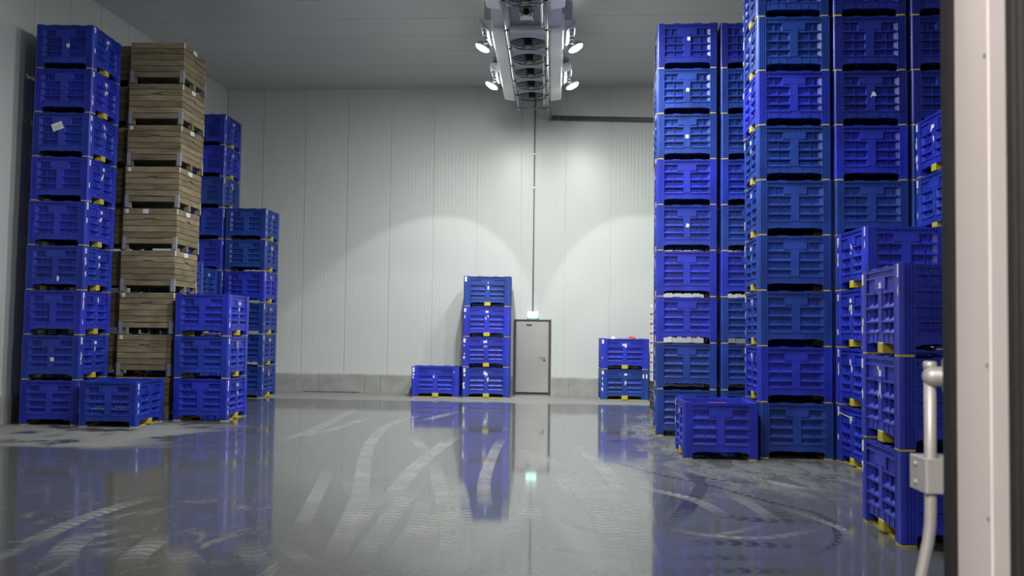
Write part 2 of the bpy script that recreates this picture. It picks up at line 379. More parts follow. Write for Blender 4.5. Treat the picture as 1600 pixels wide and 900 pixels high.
kerb('baseboard_left', 'pale concrete kerb along the left wall', [(2.2, 6), (6, 9), (9, 12), (12, 15.3), (15.3, 18.4), (18.4, 22), (22, YF - .13)], 'y', XL, .05)
# steel door
door = struct('door_1', 'grey steel service door in the far wall', (DX0, YF, .03))
W, HD = DX1 - DX0, 1.965
mb = MB(); mb.box(0, .05, -.07, -.005, 0, HD); mb.box(W - .05, W, -.07, -.005, 0, HD); mb.box(.05, W - .05, -.07, -.005, HD - .035, HD)
link('door_frame', mb.mesh('door_frame', simple('dark_steel_frame', (.10, .10, .105), .4, .6)), door)
mb = MB(); mb.box(.06, W - .06, -.045, -.012, .05, HD - .045); link('door_leaf', bevel(mb.mesh('door_leaf', M['steel'])), door)
mb = MB(); mb.box(.05, W - .05, -.04, -.01, .01, .045); link('door_seal', mb.mesh('door_seal', M['dark']), door)
mb = MB(); mb.tube([(W - .17, -.047, .97), (W - .17, -.09, .97)], .012); mb.tube([(W - .17, -.09, .97), (W - .29, -.09, .97)], .011); link('door_handle', mb.mesh('door_handle', M['pipe'], True), door)
mb = MB(); mb.tube([(W - .17, -.046, .90), (W - .17, -.06, .90)], .03); link('lock', mb.mesh('lock', M['pipe'], True), door)
mb = MB(); mb.box(.33, .47, -.055, -.046, 1.80, 1.835); link('door_plate', mb.mesh('door_plate', M['dark']), door)
mb = MB(); mb.box(-.10, -.005, -.012, 0, -.03, HD + .1); mb.box(W + .005, W + .10, -.012, 0, -.03, HD + .1); mb.box(-.005, W + .005, -.012, 0, HD + .005, HD + .1)
link('door_casing', mb.mesh('door_casing', M['wall']), door)
# doorway reveal, gasket and rubber curtain on the right, seen close to the camera
RX = .70
tr1 = struct('trim_1', 'cream-white door reveal at right, near the camera')
mb = MB()
mb.prism([(RX + .006, 1.965), (RX + .006, 1.865), (RX, 1.862), (RX, 1.80), (RX - .003, 1.797), (RX - .003, 1.785), (RX, 1.782), (RX, 1.71), (RX + .2, 1.71), (RX + .2, 1.965)], 0, 4.3)
link('reveal_profile', mb.mesh('reveal_profile', M['jamb']), tr1)
sm = MB(); sm.tube([(0, 0, 0), (-.003, 0, 0), (-.005, 0, 0)], [.0055, .005, .002], 8); sme = sm.mesh('screw', M['pipe'], True)
for z in (.5, .95, 1.385, 1.655, 2.21, 2.6, 3.0): link('screw', sme, tr1, (RX - .0, 1.815 - .02, z))
tr2 = struct('trim_2', 'black gasket strip on the doorway edge')
mb = MB(); mb.box(RX - .006, RX + .2, 1.965, 2.012, 0, 4.3); link('gasket', bevel(mb.mesh('gasket', M['dark'])), tr2)
tr3 = struct('trim_3', 'dark ribbed rubber curtain edge at the right frame border')
mb = MB()
pf = [(RX + .16, 1.705), (RX - .004, 1.705), (RX - .004, 1.68)]
for i in range(5): pf += [(RX + .004, 1.675 - i * .03), (RX - .006, 1.66 - i * .03), (RX - .006, 1.65 - i * .03)]
pf += [(RX + .16, 1.52)]
mb.prism(pf, 0, 4.3); link('rubber_profile', mb.mesh('rubber_profile', M['rubber']), tr3)
tr4 = struct('trim_4', 'door head and left jamb outside the frame')
mb = MB(); mb.box(-2.0, RX + .2, 1.71, 2.0, 4.3, 4.5); mb.box(-2.2, -2.0, 1.71, 2.0, 0, 4.5); link('frame_bar', mb.mesh('frame_bar', M['jamb']), tr4)
# the corridor the photographer stands in
cor = struct('wall_corridor', 'corridor shell behind the camera')
mb = MB(); mb.box(-4.2, 4.2, -4.2, -4.0, 0, 4.6); mb.box(-4.2, -4.0, -4, 1.7, 0, 4.6); mb.box(4.0, 4.2, -4, 1.7, 0, 4.6); mb.box(-4, 4, -4, 1.7, 4.5, 4.6)
link('corridor_panel', mb.mesh('corridor', M['wall']), cor)
tl = thing('ceiling_light', 'corridor tube light on the ceiling behind the camera', 'ceiling light', (-.9, -.6, 4.36))
mb = MB(); mb.box(-.7, .7, -.08, .08, .06, .14); link('housing', mb.mesh('tube_housing', M['white_metal']), tl)
mb = MB(); mb.tube([(-.62, 0, .03), (.62, 0, .03)], .025); link('tube', mb.mesh('tube', M['tube'], True), tl)
# ---------------------------------------------------------------- blue pallet bins
P = .7655            # stacking pitch
HW, HL = .5, .6      # half width (open face), half length (runner face)
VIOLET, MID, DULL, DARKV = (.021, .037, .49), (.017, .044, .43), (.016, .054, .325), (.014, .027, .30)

def face_wall(half, post, foot_gap, runner):
    # one side wall drawn in face coordinates: u along the face, z up, d inwards
    mb = MB(); U = half - post
    if runner: mp = lambda u, z, d: (-HW + d, -u, z)
    else: mp = lambda u, z, d: (u, -HL + d, z)
    q = lambda a, b, c, e: mb.quad(mp(*a), mp(*b), mp(*c), mp(*e))
    D0, D1, D2 = .012, .038, .060
    def flat(u0, u1, z0, z1, d=D0): q((u0, z0, d), (u1, z0, d), (u1, z1, d), (u0, z1, d))
    def bx(u0, u1, z0, z1, d0, d1):
        mb.add([mp(u, z, d) for d in (d0, d1) for z in (z0, z1) for u in (u0, u1)],
               ((0, 1, 3, 2), (4, 6, 7, 5), (0, 4, 5, 1), (2, 3, 7, 6), (0, 2, 6, 4), (1, 5, 7, 3)))
    def slots(u0, u1, z0, z1, n, d, dd, fill=.45):
        pw = (u1 - u0) / n
        for i in range(n):
            a = u0 + i * pw; b_ = a + pw * (1 - fill); c = a + pw
            flat(a, b_, z0, z1, d)
            flat(b_, c, z0, z1, dd)
            q((b_, z0, d), (b_, z0, dd), (b_, z1, dd), (b_, z1, d)); q((c, z0, d), (c, z0, dd), (c, z1, dd), (c, z1, d))
            q((b_, z0, d), (c, z0, d), (c, z0, dd), (b_, z0, dd)); q((b_, z1, d), (c, z1, d), (c, z1, dd), (b_, z1, dd))
    def cell(u0, u1, z0, z1, sl, sr, n, d1=D1):
        # recess with sloped sill, steep head and bevelled cheeks; slotted back; a thin mullion in the middle
        a0, a1, b0, b1 = u0 + sl, u1 - sr, z0 + .032, z1 - .006
        q((u0, z0, D0), (u1, z0, D0), (a1, b0, d1), (a0, b0, d1)); q((u0, z1, D0), (u1, z1, D0), (a1, b1, d1), (a0, b1, d1))
        q((u0, z0, D0), (a0, b0, d1), (a0, b1, d1), (u0, z1, D0)); q((u1, z0, D0), (a1, b0, d1), (a1, b1, d1), (u1, z1, D0))
        slots(a0, a1, b0, b1, n, d1, d1 + .009, .38)
        um = (u0 + u1) / 2; bx(um - .005, um + .005, z0 + .004, z1, D0 + .004, d1)
        bx(u0 - .002, u1 + .002, z0 - .011, z0 + .001, -.0005, D0 + .002)          # ledge under the recess
        bx(u0 - .002, u1 + .002, z1 - .001, z1 + .005, .005, D0 + .002)
    ST, BAR = (.058, .155) if not runner else (.055, .16)
    rows = [(.200, .283), (.297, .405), (.420, .535)]
    top = (.552, .668)
    # bottom band with gently arched lower edge
    us = [-U, -U + .05, -U * .55, -.10, .10, U * .55, U - .05, U]
    zb = [.080, .098, .106, .102, .102, .106, .098, .080]
    for i in range(7):
        q((us[i], zb[i], D0), (us[i + 1], zb[i + 1], D0), (us[i + 1], rows[0][0] - .0, D0), (us[i], rows[0][0], D0))
        q((us[i], zb[i], D0), (us[i + 1], zb[i + 1], D0), (us[i + 1], zb[i + 1], .072), (us[i], zb[i], .072))
        if i: bx(us[i] - .004, us[i] + .004, .112, .19, .006, D0 + .001)
    zprev = rows[0][0]
    ns = 9
    for z0, z1 in rows:
        if z0 > zprev: flat(-U, U, zprev, z0)
        flat(-ST, ST, z0, z1); zprev = z1
        sl, sr = (.05, .012)
        cell(-U, -ST, z0, z1, sl, sr, ns * 2 if not runner else ns * 2); cell(ST, U, z0, z1, sr, sl, ns * 2)
    flat(-U, U, zprev, top[0])
    if runner:
        for s in (-1, 1):
            a, c = sorted((s * BAR, s * U)); slots(a, c, top[0], top[1], 11, D0 + .006, D0 + .022, .35)
            bx(a - .002, c + .002, top[0] - .011, top[0] + .001, -.0005, D0 + .002)
    else:
        cell(-U, -BAR, *top, .05, .012, 10); cell(BAR, U, *top, .012, .05, 10)
    flat(-BAR, BAR, *top)
    # raised T: stem and bar
    bx(-ST + .004, ST - .004, .20, top[0] + .02, .004, D0 + .001); bx(-BAR, BAR, top[0] + .022, top[1] + .004, .003, D0 + .001)
    flat(-U, U, top[1], .684)
    bx(-U, U, .672, .684, -.0005, D0 + .002)
    slots(-U, U, .684, .728, 26, D0 + .002, D0 + .020, .42)
    bx(-U, U, .728, .740, -.0005, D0 + .002)
    flat(-U, U, .740, .748)
    # rim: low stretches and raised tabs
    prev = None; segs = [(-U, -U * .62, .755), (-U * .62, -U * .30, .7645), (-U * .30, U * .30, .757), (U * .30, U * .62, .7645), (U * .62, U, .755)]
    for a, c, zt in segs: bx(a, c, .748, zt, .003, .036)
    # inner skin
    q((-U, .748, .003), (U, .748, .003), (U, .748, .075), (-U, .748, .075))
    q((-U, .11, .075), (U, .11, .075), (U, .748, .075), (-U, .748, .075))
    for s in (-1, 1): q((s * U, .09, D0), (s * U, .748, D0), (s * U, .748, .075), (s * U, .09, .075))
    return mb.mesh('side_wall' if runner else 'end_wall', M['blue'])
def flute(a, c, n, depth=.013):
    # positions along an edge with n shallow V-bottomed grooves between a and c
    out = []; p = (c - a) / n
    for i in range(n):
        s = a + i * p; out += [(s, 0), (s + p * .52, 0), (s + p * .62, depth), (s + p * .90, depth), (s + p, 0)]
    return out
def post_mesh(mirror):
    pa, pb, r = .122, .172, .03          # leg along the end face, along the runner face
    pts = [(HW - pa, HL - .10)]
    pts += [(HW - pa + t, HL - d) for t, d in flute(0, pa - r - .012, 3)]
    pts += [(HW - r + r * math.sin(k * R(90) / 5), HL - r + r * math.cos(k * R(90) / 5)) for k in range(6)]
    pts += [(HW - d, HL - r - t) for t, d in flute(.055, pb - r, 2)]
    pts += [(HW - .09, HL - pb), (HW - .09, HL - .10)]
    if mirror: pts = [(x, -y) for x, y in pts][::-1]
    mb = MB(); mb.prism(pts, .018, P - .0005)
    return mb.mesh('corner_post', M['blue'])
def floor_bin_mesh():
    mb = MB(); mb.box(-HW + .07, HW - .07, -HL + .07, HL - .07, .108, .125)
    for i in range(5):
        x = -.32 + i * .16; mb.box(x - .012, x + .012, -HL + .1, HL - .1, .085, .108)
    return mb.mesh('bin_floor', M['shadefloor'])
def skid_mesh(strip):
    mb = MB()
    if strip: mb.box(HW - .13, HW - .045, -HL + .02, HL - .02, .001, .018)
    for s in ((-1, 1) if strip else (1,)):
        y0, y1 = sorted((s * (HL - .003), s * (HL - .17))); c = .03
        pl = [(HW - .118, y0), (HW - .003, y0), (HW - .003, y1), (HW - .118, y1)]
        o = s * (HL - .003)
        pl = [(HW - .118, s * (HL - .17)), (HW - .003, s * (HL - .17)), (HW - .003, s * (HL - .033)), (HW - .012, s * (HL - .012)), (HW - .033, s * (HL - .003)), (HW - .118, s * (HL - .003))]
        mb.prism(pl, .0, .0185)
    return mb.mesh('skid' if strip else 'corner_pad', M['yellow'])
def mirror_y(me):
    m2 = me.copy()
    for v in m2.vertices: v.co.y = -v.co.y
    m2.flip_normals(); return m2
def foot_mesh():
    mb = MB(); mb.box(HW - .13, HW - .004, -.078, .078, .016, .112)
    return bevel(mb.mesh('middle_foot', M['yellow']), .006)
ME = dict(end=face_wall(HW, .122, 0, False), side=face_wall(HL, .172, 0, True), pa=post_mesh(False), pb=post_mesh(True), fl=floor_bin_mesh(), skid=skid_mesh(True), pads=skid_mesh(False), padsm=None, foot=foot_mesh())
ME['padsm'] = mirror_y(ME['pads'])
lab_me = {}
def label_mesh(w_, h_):
    k = (round(w_, 3), round(h_, 3))
    if k not in lab_me:
        mb = MB(); mb.box(-w_ / 2, w_ / 2, -.0012, .0012, -h_ / 2, h_ / 2); lab_me[k] = mb.mesh('label_sticker', M['label'])
    return lab_me[k]
torn_me = []
for i in range(7):
    rr = random.Random(i); n = 9; w_, h_ = rr.uniform(.012, .035), rr.uniform(.025, .065)
    mb = MB(); ps = [(math.cos(2 * math.pi * k / n) * w_ * rr.uniform(.4, 1), math.sin(2 * math.pi * k / n) * h_ * rr.uniform(.4, 1)) for k in range(n)]
    mb.add([(x, -.001, z) for x, z in ps] + [(x, .001, z) for x, z in ps], [tuple(range(n)), tuple(range(n, 2 * n))] + [(k, (k + 1) % n, n + (k + 1) % n, n + k) for k in range(n)])
    torn_me.append(mb.mesh('torn_label', M['paper']))
FACE = {'front': lambda u, d: ((u, -HL + d), 0), 'back': lambda u, d: ((-u, HL - d), math.pi), 'right': lambda u, d: ((HW - d, u), R(90)), 'left': lambda u, d: ((-HW + d, -u), R(-90))}
def stick(root, face, u, z, w_=.05, h_=.09, roll=0.0, d=-.001, torn=None):
    (x, y), rz = FACE[face](u, d)
    if torn is None: o = link('label_sticker', label_mesh(w_, h_), root, (x, y, z), (0, roll, rz))
    else: o = link('torn_label', torn_me[torn % 7], root, (x, y, z), (0, roll, rz))
    return o
GB = 'blue plastic pallet bins'
def make_bin(loc, rz, tone, label):
    t = thing('pallet_bin', label, 'bin', loc, rz, GB)
    for rzz in (0, math.pi):
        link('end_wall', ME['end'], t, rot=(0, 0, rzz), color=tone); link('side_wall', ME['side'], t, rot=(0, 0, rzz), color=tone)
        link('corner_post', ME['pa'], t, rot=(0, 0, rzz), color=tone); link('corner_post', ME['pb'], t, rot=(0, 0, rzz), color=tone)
        if loc[2] < .1: link('skid', ME['skid'], t, rot=(0, 0, rzz))
        else: link('corner_pad', ME['pads'], t, rot=(0, 0, rzz)); link('corner_pad', ME['padsm'], t, rot=(0, 0, rzz))
        link('middle_foot', ME['foot'], t, rot=(0, 0, rzz))
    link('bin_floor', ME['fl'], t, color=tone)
    return t
def dress(t, face, rnd, worn=.5):
    # paper labels on a runner face: barcode on its left-hand post, slip on the T, torn remains
    if rnd.random() < .92: stick(t, face, -.548, rnd.uniform(.67, .69), .052, rnd.choice((.085, .10, .12)))
    if rnd.random() < .75: stick(t, face, rnd.uniform(-.03, .03), rnd.uniform(.60, .64), rnd.choice((.07, .09)), .05, rnd.uniform(-.06, .06), .001)
    for i in range(int(rnd.uniform(1, 6) * worn * 2)):
        if rnd.random() < .6: stick(t, face, rnd.uniform(-.565, -.54), rnd.uniform(.15, .62), torn=rnd.randrange(7), roll=rnd.uniform(-.2, .2))
        else: stick(t, face, rnd.uniform(-.05, .05), rnd.uniform(.42, .66), torn=rnd.randrange(7), roll=rnd.uniform(-.8, .8), d=.002)
ORD = ['lowest', 'second from the floor', 'third from the floor', 'fourth from the floor', 'fifth from the floor', 'sixth from the floor', 'seventh from the floor', 'eighth from the floor', 'topmost']
TN = {VIOLET: 'violet-blue', MID: 'blue', DULL: 'dull blue', DARKV: 'dark violet-blue'}
BINS = {}
def stack(key, x, y, rot, tones, place, lean=(0, 0), face=None, worn=.5, jit=.006, turn=0, z0=0.0):
    rnd = random.Random(key)
    n = len(tones); out = []
    for k, tn in enumerate(tones):
        name = 'topmost' if k == n - 1 else ('lowest' if k == 0 else ORD[k])
        lab = f"{TN[tn]} bin, {name} {'of' if k in (0, n - 1) else 'in'} {place}"
        jx, jy, jr = (0, 0, 0) if k == 0 else (rnd.uniform(-jit, jit), rnd.uniform(-jit, jit), rnd.uniform(-.006, .006))
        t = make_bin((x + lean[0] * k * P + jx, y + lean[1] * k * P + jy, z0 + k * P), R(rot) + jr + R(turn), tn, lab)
        if face: dress(t, face, rnd, worn)
        out.append(t)
    BINS[key] = out
    return out
V, I, D, K = VIOLET, MID, DULL, DARKV
stack('A', -9.243, 16.484, 4.8, [V, I, V, I, V, V, I, V, I], 'the leftmost tall stack', (.0103, .0071), 'right', .8)
stack('D', -7.102, 17.751, 3.2, [V, I, V], 'the three-high stack by wooden bins', (-.0024, 0), 'right', .8)
stack('C3', -8.74, 19.45, 2.0, [V, D, V, D], 'added unseen stack behind the wooden stacks', (0, 0))  # unseen bins added to block light through the wooden bins' gaps
stack('E', -8.465, 23.56, 3.0, [D, D, D, V, D, D], 'the six-high stack at far left', (.0014, 0), 'right')
stack('F', -9.50, 23.48, 2.0, [V, D, V, I, V, I, D, V, I], 'the tall stack in far left corner', (.002, 0), 'right')
stack('G', -9.42, 22.02 - .06, 2.5, [I, D, V, D], 'the half-hidden stack behind wooden bins', (0, 0), 'right')
stack('M2', -2.70, 24.92, 4.0, [I, V, V, D], 'the stack left of steel door', (0, 0), 'right', .7, turn=-90)
stack('M3', .775, 24.98, 3.0, [D, V], 'the pair right of steel door', (0, 0), 'right', .5, turn=-90)
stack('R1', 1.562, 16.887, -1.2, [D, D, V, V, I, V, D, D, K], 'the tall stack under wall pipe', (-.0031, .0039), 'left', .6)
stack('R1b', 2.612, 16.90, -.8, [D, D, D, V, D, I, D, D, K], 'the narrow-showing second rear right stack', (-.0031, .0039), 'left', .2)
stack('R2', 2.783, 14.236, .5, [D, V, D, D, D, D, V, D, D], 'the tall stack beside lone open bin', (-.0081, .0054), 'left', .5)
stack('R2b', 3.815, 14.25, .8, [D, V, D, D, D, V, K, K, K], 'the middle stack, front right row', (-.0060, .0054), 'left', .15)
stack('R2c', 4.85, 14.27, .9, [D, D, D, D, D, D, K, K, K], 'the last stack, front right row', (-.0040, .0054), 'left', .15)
for kx, hx, hy in (('R2d', 2.98, 15.53), ('R2e', 4.03, 15.56)): stack(kx, hx, hy, .6, [D, V, D, D, V], f"added unseen {'left' if kx == 'R2d' else 'right'} stack behind front right row", (0, 0), z0=.122)  # unseen stacks added to keep the front row's gaps dark
stack('R3', 3.84, 13.02, 2.6, [V, V, V, V], 'the four-high stack at right', (.0014, -.0003), 'left', .7)
stack('R5', 4.90, 13.0, 2.4, [V, V, V, V, I, V], 'the six-high stack beside the jamb', (-.0026, .0027), 'left', .7)
stack('N', 2.995, 8.754, -.4, [V, V, V], 'the nearest stack by grey pipe', (-.0002, .0029), 'left', .6)
b = make_bin((-8.123, 16.364, 0), R(3.4), MID, 'lone blue open bin with faded print, before the wooden bins'); BINS['B'] = [b]
dress(b, 'right', random.Random(3), .5)
b = make_bin((-3.965, 24.80, 0), R(3.5 - 90), VIOLET, 'lone violet-blue bin by the far wall, left of four-high stack'); BINS['M1'] = [b]
dress(b, 'right', random.Random(5), .4)
b = make_bin((1.723, 13.969, 0), R(.5), VIOLET, 'lone bright blue open bin with pink strap on its rim'); BINS['R4'] = [b]
dress(b, 'left', random.Random(8), .5)
# labels that the photograph shows one by one
stick(BINS['A'][8], 'front', .06, .40, .055, .065); stick(BINS['A'][6], 'front', -.06, .52, .19, .13, -.35, -.004)
stick(BINS['A'][1], 'front', .03, .35, .06, .06); stick(BINS['A'][3], 'front', .06, .20, torn=2)
for k, z in ((8, .50), (7, .40), (6, .38), (4, .42)): stick(BINS['R1'][k], 'front', .0 + .01 * (k % 3), z, .05, .06, .03 if k != 4 else .25)
stick(BINS['R2b'][6], 'front', .02, .42, torn=3, roll=.8); stick(BINS['R2b'][6], 'front', .04, .43, torn=5, roll=-.6)
stick(BINS['M3'][0], 'right', .46, .60, .035, .10); stick(BINS['M3'][0], 'right', .54, .60, .035, .10)
stick(BINS['M1'][0], 'right', .47, .64, torn=4); stick(BINS['M1'][0], 'right', -.55, .57, .05, .045)
stick(BINS['R3'][0], 'left', -.25, .645, .56, .012, .06, -.004)
for s, k, z in (('N', 2, .705), ('R3', 3, .70)): stick(BINS[s][k], 'left', .545, z, .03, .11); stick(BINS[s][k], 'left', .545, z - .16, torn=1)
for k in (4, 5): stick(BINS['R5'][k], 'left', .535, .64, .028, .14); stick(BINS['R5'][k], 'left', .50, .62, torn=2)
# rows of worn stencilled print on the lone left-hand bin: two blocks of broken dashes
mb = MB(); rr = random.Random(4)
for u0, u1, z in ((-.20, -.05, .335), (-.28, -.05, .30), (-.28, -.17, .23), (.10, .37, .335), (.10, .27, .295)):
    u = u0
    while u < u1:
        ln = rr.uniform(.006, .016)
        if rr.random() < .72: mb.box(u, u + ln, -HL + .004, -HL + .0055, z, z + rr.uniform(.012, .022))
        u += ln + .005
link('stencilled_print', mb.mesh('stencilled_print', simple('worn_print', (.22, .27, .40), .7)), BINS['B'][0])

# ---------------------------------------------------------------- wooden pallet bins
PWD = .7788
def plank(length, kind):
    # local x is the long axis; front towards -y; h .1055
    h = .0990; L = length / 2; t = .022
    if kind == 'plain': prof = [(-L, 0), (L, 0), (L, h), (-L, h)]
    elif kind == 'hand': prof = [(-L, 0), (-.11, 0), (-.085, .03), (.085, .03), (.11, 0), (L, 0), (L, h), (-L, h)]
    else: prof = [(-L, 0), (L, 0), (L, h), (.26, h), (.22, h - .022), (-.22, h - .022), (-.26, h), (-L, h)]
    mb = MB(); n = len(prof)
    mb.add([(x, 0, z) for x, z in prof] + [(x, t, z) for x, z in prof], [tuple(range(n)), tuple(range(n, 2 * n))] + [(i, (i + 1) % n, n + (i + 1) % n, n + i) for i in range(n)])
    return mb.mesh('plank', M['wood'])
WM = {(l, k): plank(l, k) for l in (1.0, 1.156) for k in ('plain', 'hand', 'low')}
mb = MB(); mb.box(-.035, .035, -.035, .035, 0, .768); wpost = mb.mesh('corner_post', M['wood'])
mb = MB(); mb.box(-.045, .045, -.05, .05, 0, .112); wfoot = mb.mesh('middle_foot', M['wood'])
mb = MB(); mb.box(-.46, .46, -.55, .55, .113, .13); wfl = mb.mesh('base_board', M['wood'])
mb = MB(); mb.prism([(-.003, -.003), (.065, -.003), (.065, 0.0), (0, 0), (0, .065), (-.003, .065)], .005, .235); wbr = mb.mesh('corner_bracket', M['galv'])
mb = MB()
for s in (-1, 1): mb.box(*sorted((s * .470, s * .476)), -.57, .57, .116, .758); mb.box(-.47, .47, *sorted((s * .570, s * .576)), .116, .758)
wlin = mb.mesh('light_stop_lining', M['wood'])  # lining added behind the planks to keep light out of their gaps
GW = 'wooden pallet bins'
def wooden(loc, rz, label, rnd):
    t = thing('wooden_bin', label, 'bin', loc, rz, GW)
    for i in range(6):
        z = .113 + i * .1095
        kind = 'hand' if i == 4 else ('low' if i == 0 else 'plain')
        for rzz, l, off in ((0, 1.0, .6), (180, 1.0, .6), (90, 1.156, .5), (270, 1.156, .5)):
            if l == 1.156 and kind == 'low': kind2 = 'plain'
            else: kind2 = kind
            a = R(rzz); o = link('plank', WM[(l, kind2)], t, (off * math.sin(a), -off * math.cos(a), z + rnd.uniform(-.0012, .0012)), (0, 0, a))
    for sx in (-1, 1):
        for sy in (-1, 1): link('corner_post', wpost, t, (sx * .442, sy * .542, 0))
        link('middle_foot', wfoot, t, (sx * .452, 0, 0))
    for a, x, y in ((0, -.5, -.6), (90, .5, -.6), (180, .5, .6), (270, -.5, .6)): link('corner_bracket', wbr, t, (x, y, 0), (0, 0, R(a)))
    link('base_board', wfl, t); link('light_stop_lining', wlin, t)
    return t
def wlabel(t, face, u, z, w_, h_, roll=0): stick(t, face, u, z, w_, h_, roll, -.002)
for key, x, y, desc in (('C', -8.27, 17.92, 'the front wooden stack'), ('C2', -9.33, 18.10, 'the wooden stack tucked between front wooden stack and left wall')):
    rnd = random.Random(key)
    for k in range(9):
        name = 'topmost' if k == 8 else ('lowest' if k == 0 else ORD[k])
        lab = f"weathered wooden bin, {name} {'of' if k in (0, 8) else 'in'} {desc}" if key == 'C' else f"shaded wooden bin, {name} {'of' if k in (0, 8) else 'in'} the stack at the left wall"
        t = wooden((x + (.0166 if key == 'C' else .0130) * k * PWD + rnd.uniform(-.008, .008), y + .0066 * k * PWD + rnd.uniform(-.008, .008), k * PWD), R(3.1) + rnd.uniform(-.012, .012), lab, rnd)
        if key == 'C':
            wlabel(t, 'right', -.565, .71, .045, .10); wlabel(t, 'right', -.02, .715 + rnd.uniform(-.02, .01), .20, .075, rnd.uniform(-.05, .05))
            if k in (6, 5, 4, 2, 1): wlabel(t, 'front', -.43, .71, .06, .07)
            if k == 4: wlabel(t, 'front', -.08, .71, .10, .08)

# ---------------------------------------------------------------- trays, sacks, strap behind and in the bins
mb = MB(); mb.box(-.195, .195, -.29, .29, .012, .155)
for sx in (-1, 1):
    for sy in (-1, 1): mb.box(*sorted((sx * .195, sx * .15)), *sorted((sy * .29, sy * .24)), .155, .195)
tray_me = mb.mesh('tray_body', M['carton'])
mb = MB(); mb.box(-.199, .199, -.294, .294, 0, .014); lip_me = mb.mesh('tray_base', M['brown'])
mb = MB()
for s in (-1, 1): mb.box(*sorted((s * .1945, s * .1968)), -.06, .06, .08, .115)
hole_me = mb.mesh('hand_hole_shade', M['black'])  # black plates painted in for the shade inside hand holes
def pallet(x, y, rz, label, depth=.62):
    t = thing('wooden_pallet', label, 'pallet', (x, y, 0), rz, 'wooden pallets'); h = depth / 2
    for i in range(3):
        mb = MB(); mb.box(-.6, .6, -.05, .05, 0, .10); link('bearer', mb.mesh('bearer', M['wood']), t, (0, -h + .06 + i * (h - .06), 0))
    for i in range(7):
        mb = MB(); mb.box(-.045, .045, -h, h, .10, .122); link('deck_board', mb.mesh('deck_board', M['wood']), t, (-.55 + i * .1833, 0, 0))
pallet(2.98, 15.53, R(90.6), 'added wooden pallet under the left unseen stack', .98); pallet(4.03, 15.56, R(90.6), 'added wooden pallet under the right unseen stack', .98)  # added pallets lift the unseen stacks so no light lines up through gaps
M['gapdark'] = simple('gap_dark_tray', (.03, .03, .033), .6)  # low trays added in a dark colour so gaps before them look dark
gap_tray_me = tray_me.copy(); gap_tray_me.materials[0] = M['gapdark']
ORDT = ['lowest', 'second up', 'third up', 'fourth up', 'fifth up', 'sixth up', 'seventh up', 'eighth up', 'ninth up', 'tenth up', 'topmost']
for px in range(2):
    pallet(1.78 + px * 1.26, 20.1, R(1), f"bare wooden pallet under the {('left', 'right')[px]} pile of trays")
    for c in range(3):
        for k in range(11):
            a = R(1); lx = -.4 + c * .4
            tt = thing('fruit_tray', f"{'added dark grey' if k < 3 else 'white'} fruit tray, {ORDT[k]}, {('left', 'middle', 'right')[c]} column of {('left', 'right')[px]} pile behind right stacks", 'tray', (1.78 + px * 1.26 + lx * math.cos(a), 20.1 + lx * math.sin(a), .122 + k * .1955), a, 'white trays piled behind the right stacks')
            link('tray_body', tray_me if k > 2 else gap_tray_me, tt); link('tray_base', lip_me, tt); link('hand_hole_shade', hole_me, tt)
def sack(name, mat, loc, s, label, seed):
    bm = bmesh.new(); bmesh.ops.create_icosphere(bm, subdivisions=3, radius=1); rr = random.Random(seed)
    ph = [rr.uniform(0, 6) for _ in range(6)]
    for v in bm.verts:
        x, y, z = v.co; f = 1 + .09 * math.sin(5 * x + ph[0]) * math.sin(4 * y + ph[1]) + .06 * math.sin(9 * z + ph[2] + 3 * x)
        v.co = Vector((x * s[0] * f, y * s[1] * f, max(z, -.8) * s[2] * f))
    me = bpy.data.meshes.new(name); bm.to_mesh(me); bm.free(); me.materials.append(mat)
    for p in me.polygons: p.use_smooth = True
    zmin = min(v.co.z for v in me.vertices)
    o = bpy.data.objects.new(name, me); COL.objects.link(o); o.location = (loc[0], loc[1], loc[2] - zmin); o['label'] = label; o['category'] = 'sack'
    return o
zb = P + .126
sack('filled_sack', M['red'], (.98, 24.98, zb), (.17, .30, .366), 'red filled sack showing over the rim, right of the steel door', 1)
sack('filled_sack', M['carton'], (.55, 24.95, zb), (.19, .30, .361), 'white filled sack showing over the rim, beside the red sack', 2)
mb = MB()
pts = [(-.14, .0, 0), (-.06, -.004, .003), (.02, .0, .001), (.10, .003, .004)]
for i in range(3):
    a, c = pts[i], pts[i + 1]
    mb.box(a[0], c[0], -.012, .012, .0, .004)
o = link('plastic_strap', mb.mesh('plastic_strap', M['pink']), None, (1.70, 13.392, .7650)); o['label'] = 'pink plastic strap lying on the rim of the open bin'; o['category'] = 'strap'
# the strip of dirt swept against the far kerb
mb = MB(); rr = random.Random(11)
for i in range(260):
    x = rr.uniform(-7.7, -6.2); s = rr.uniform(.008, .03); y = YF - .14 - abs(rr.gauss(0, .05)) - s
    mb.add([(x - s * 1.6, y - s, 0), (x + s * 1.6, y - s * .6, 0), (x + s, y + s, 0), (x - s * 1.2, y + s * .8, 0), (x, y, s * .9)], ((0, 1, 4), (1, 2, 4), (2, 3, 4), (3, 0, 4)))
o = link('swept_dirt', mb.mesh('swept_dirt', M['dirt'])); o['kind'] = 'stuff'; o['label'] = 'dark dirt swept along the far wall kerb'; o['category'] = 'dirt'
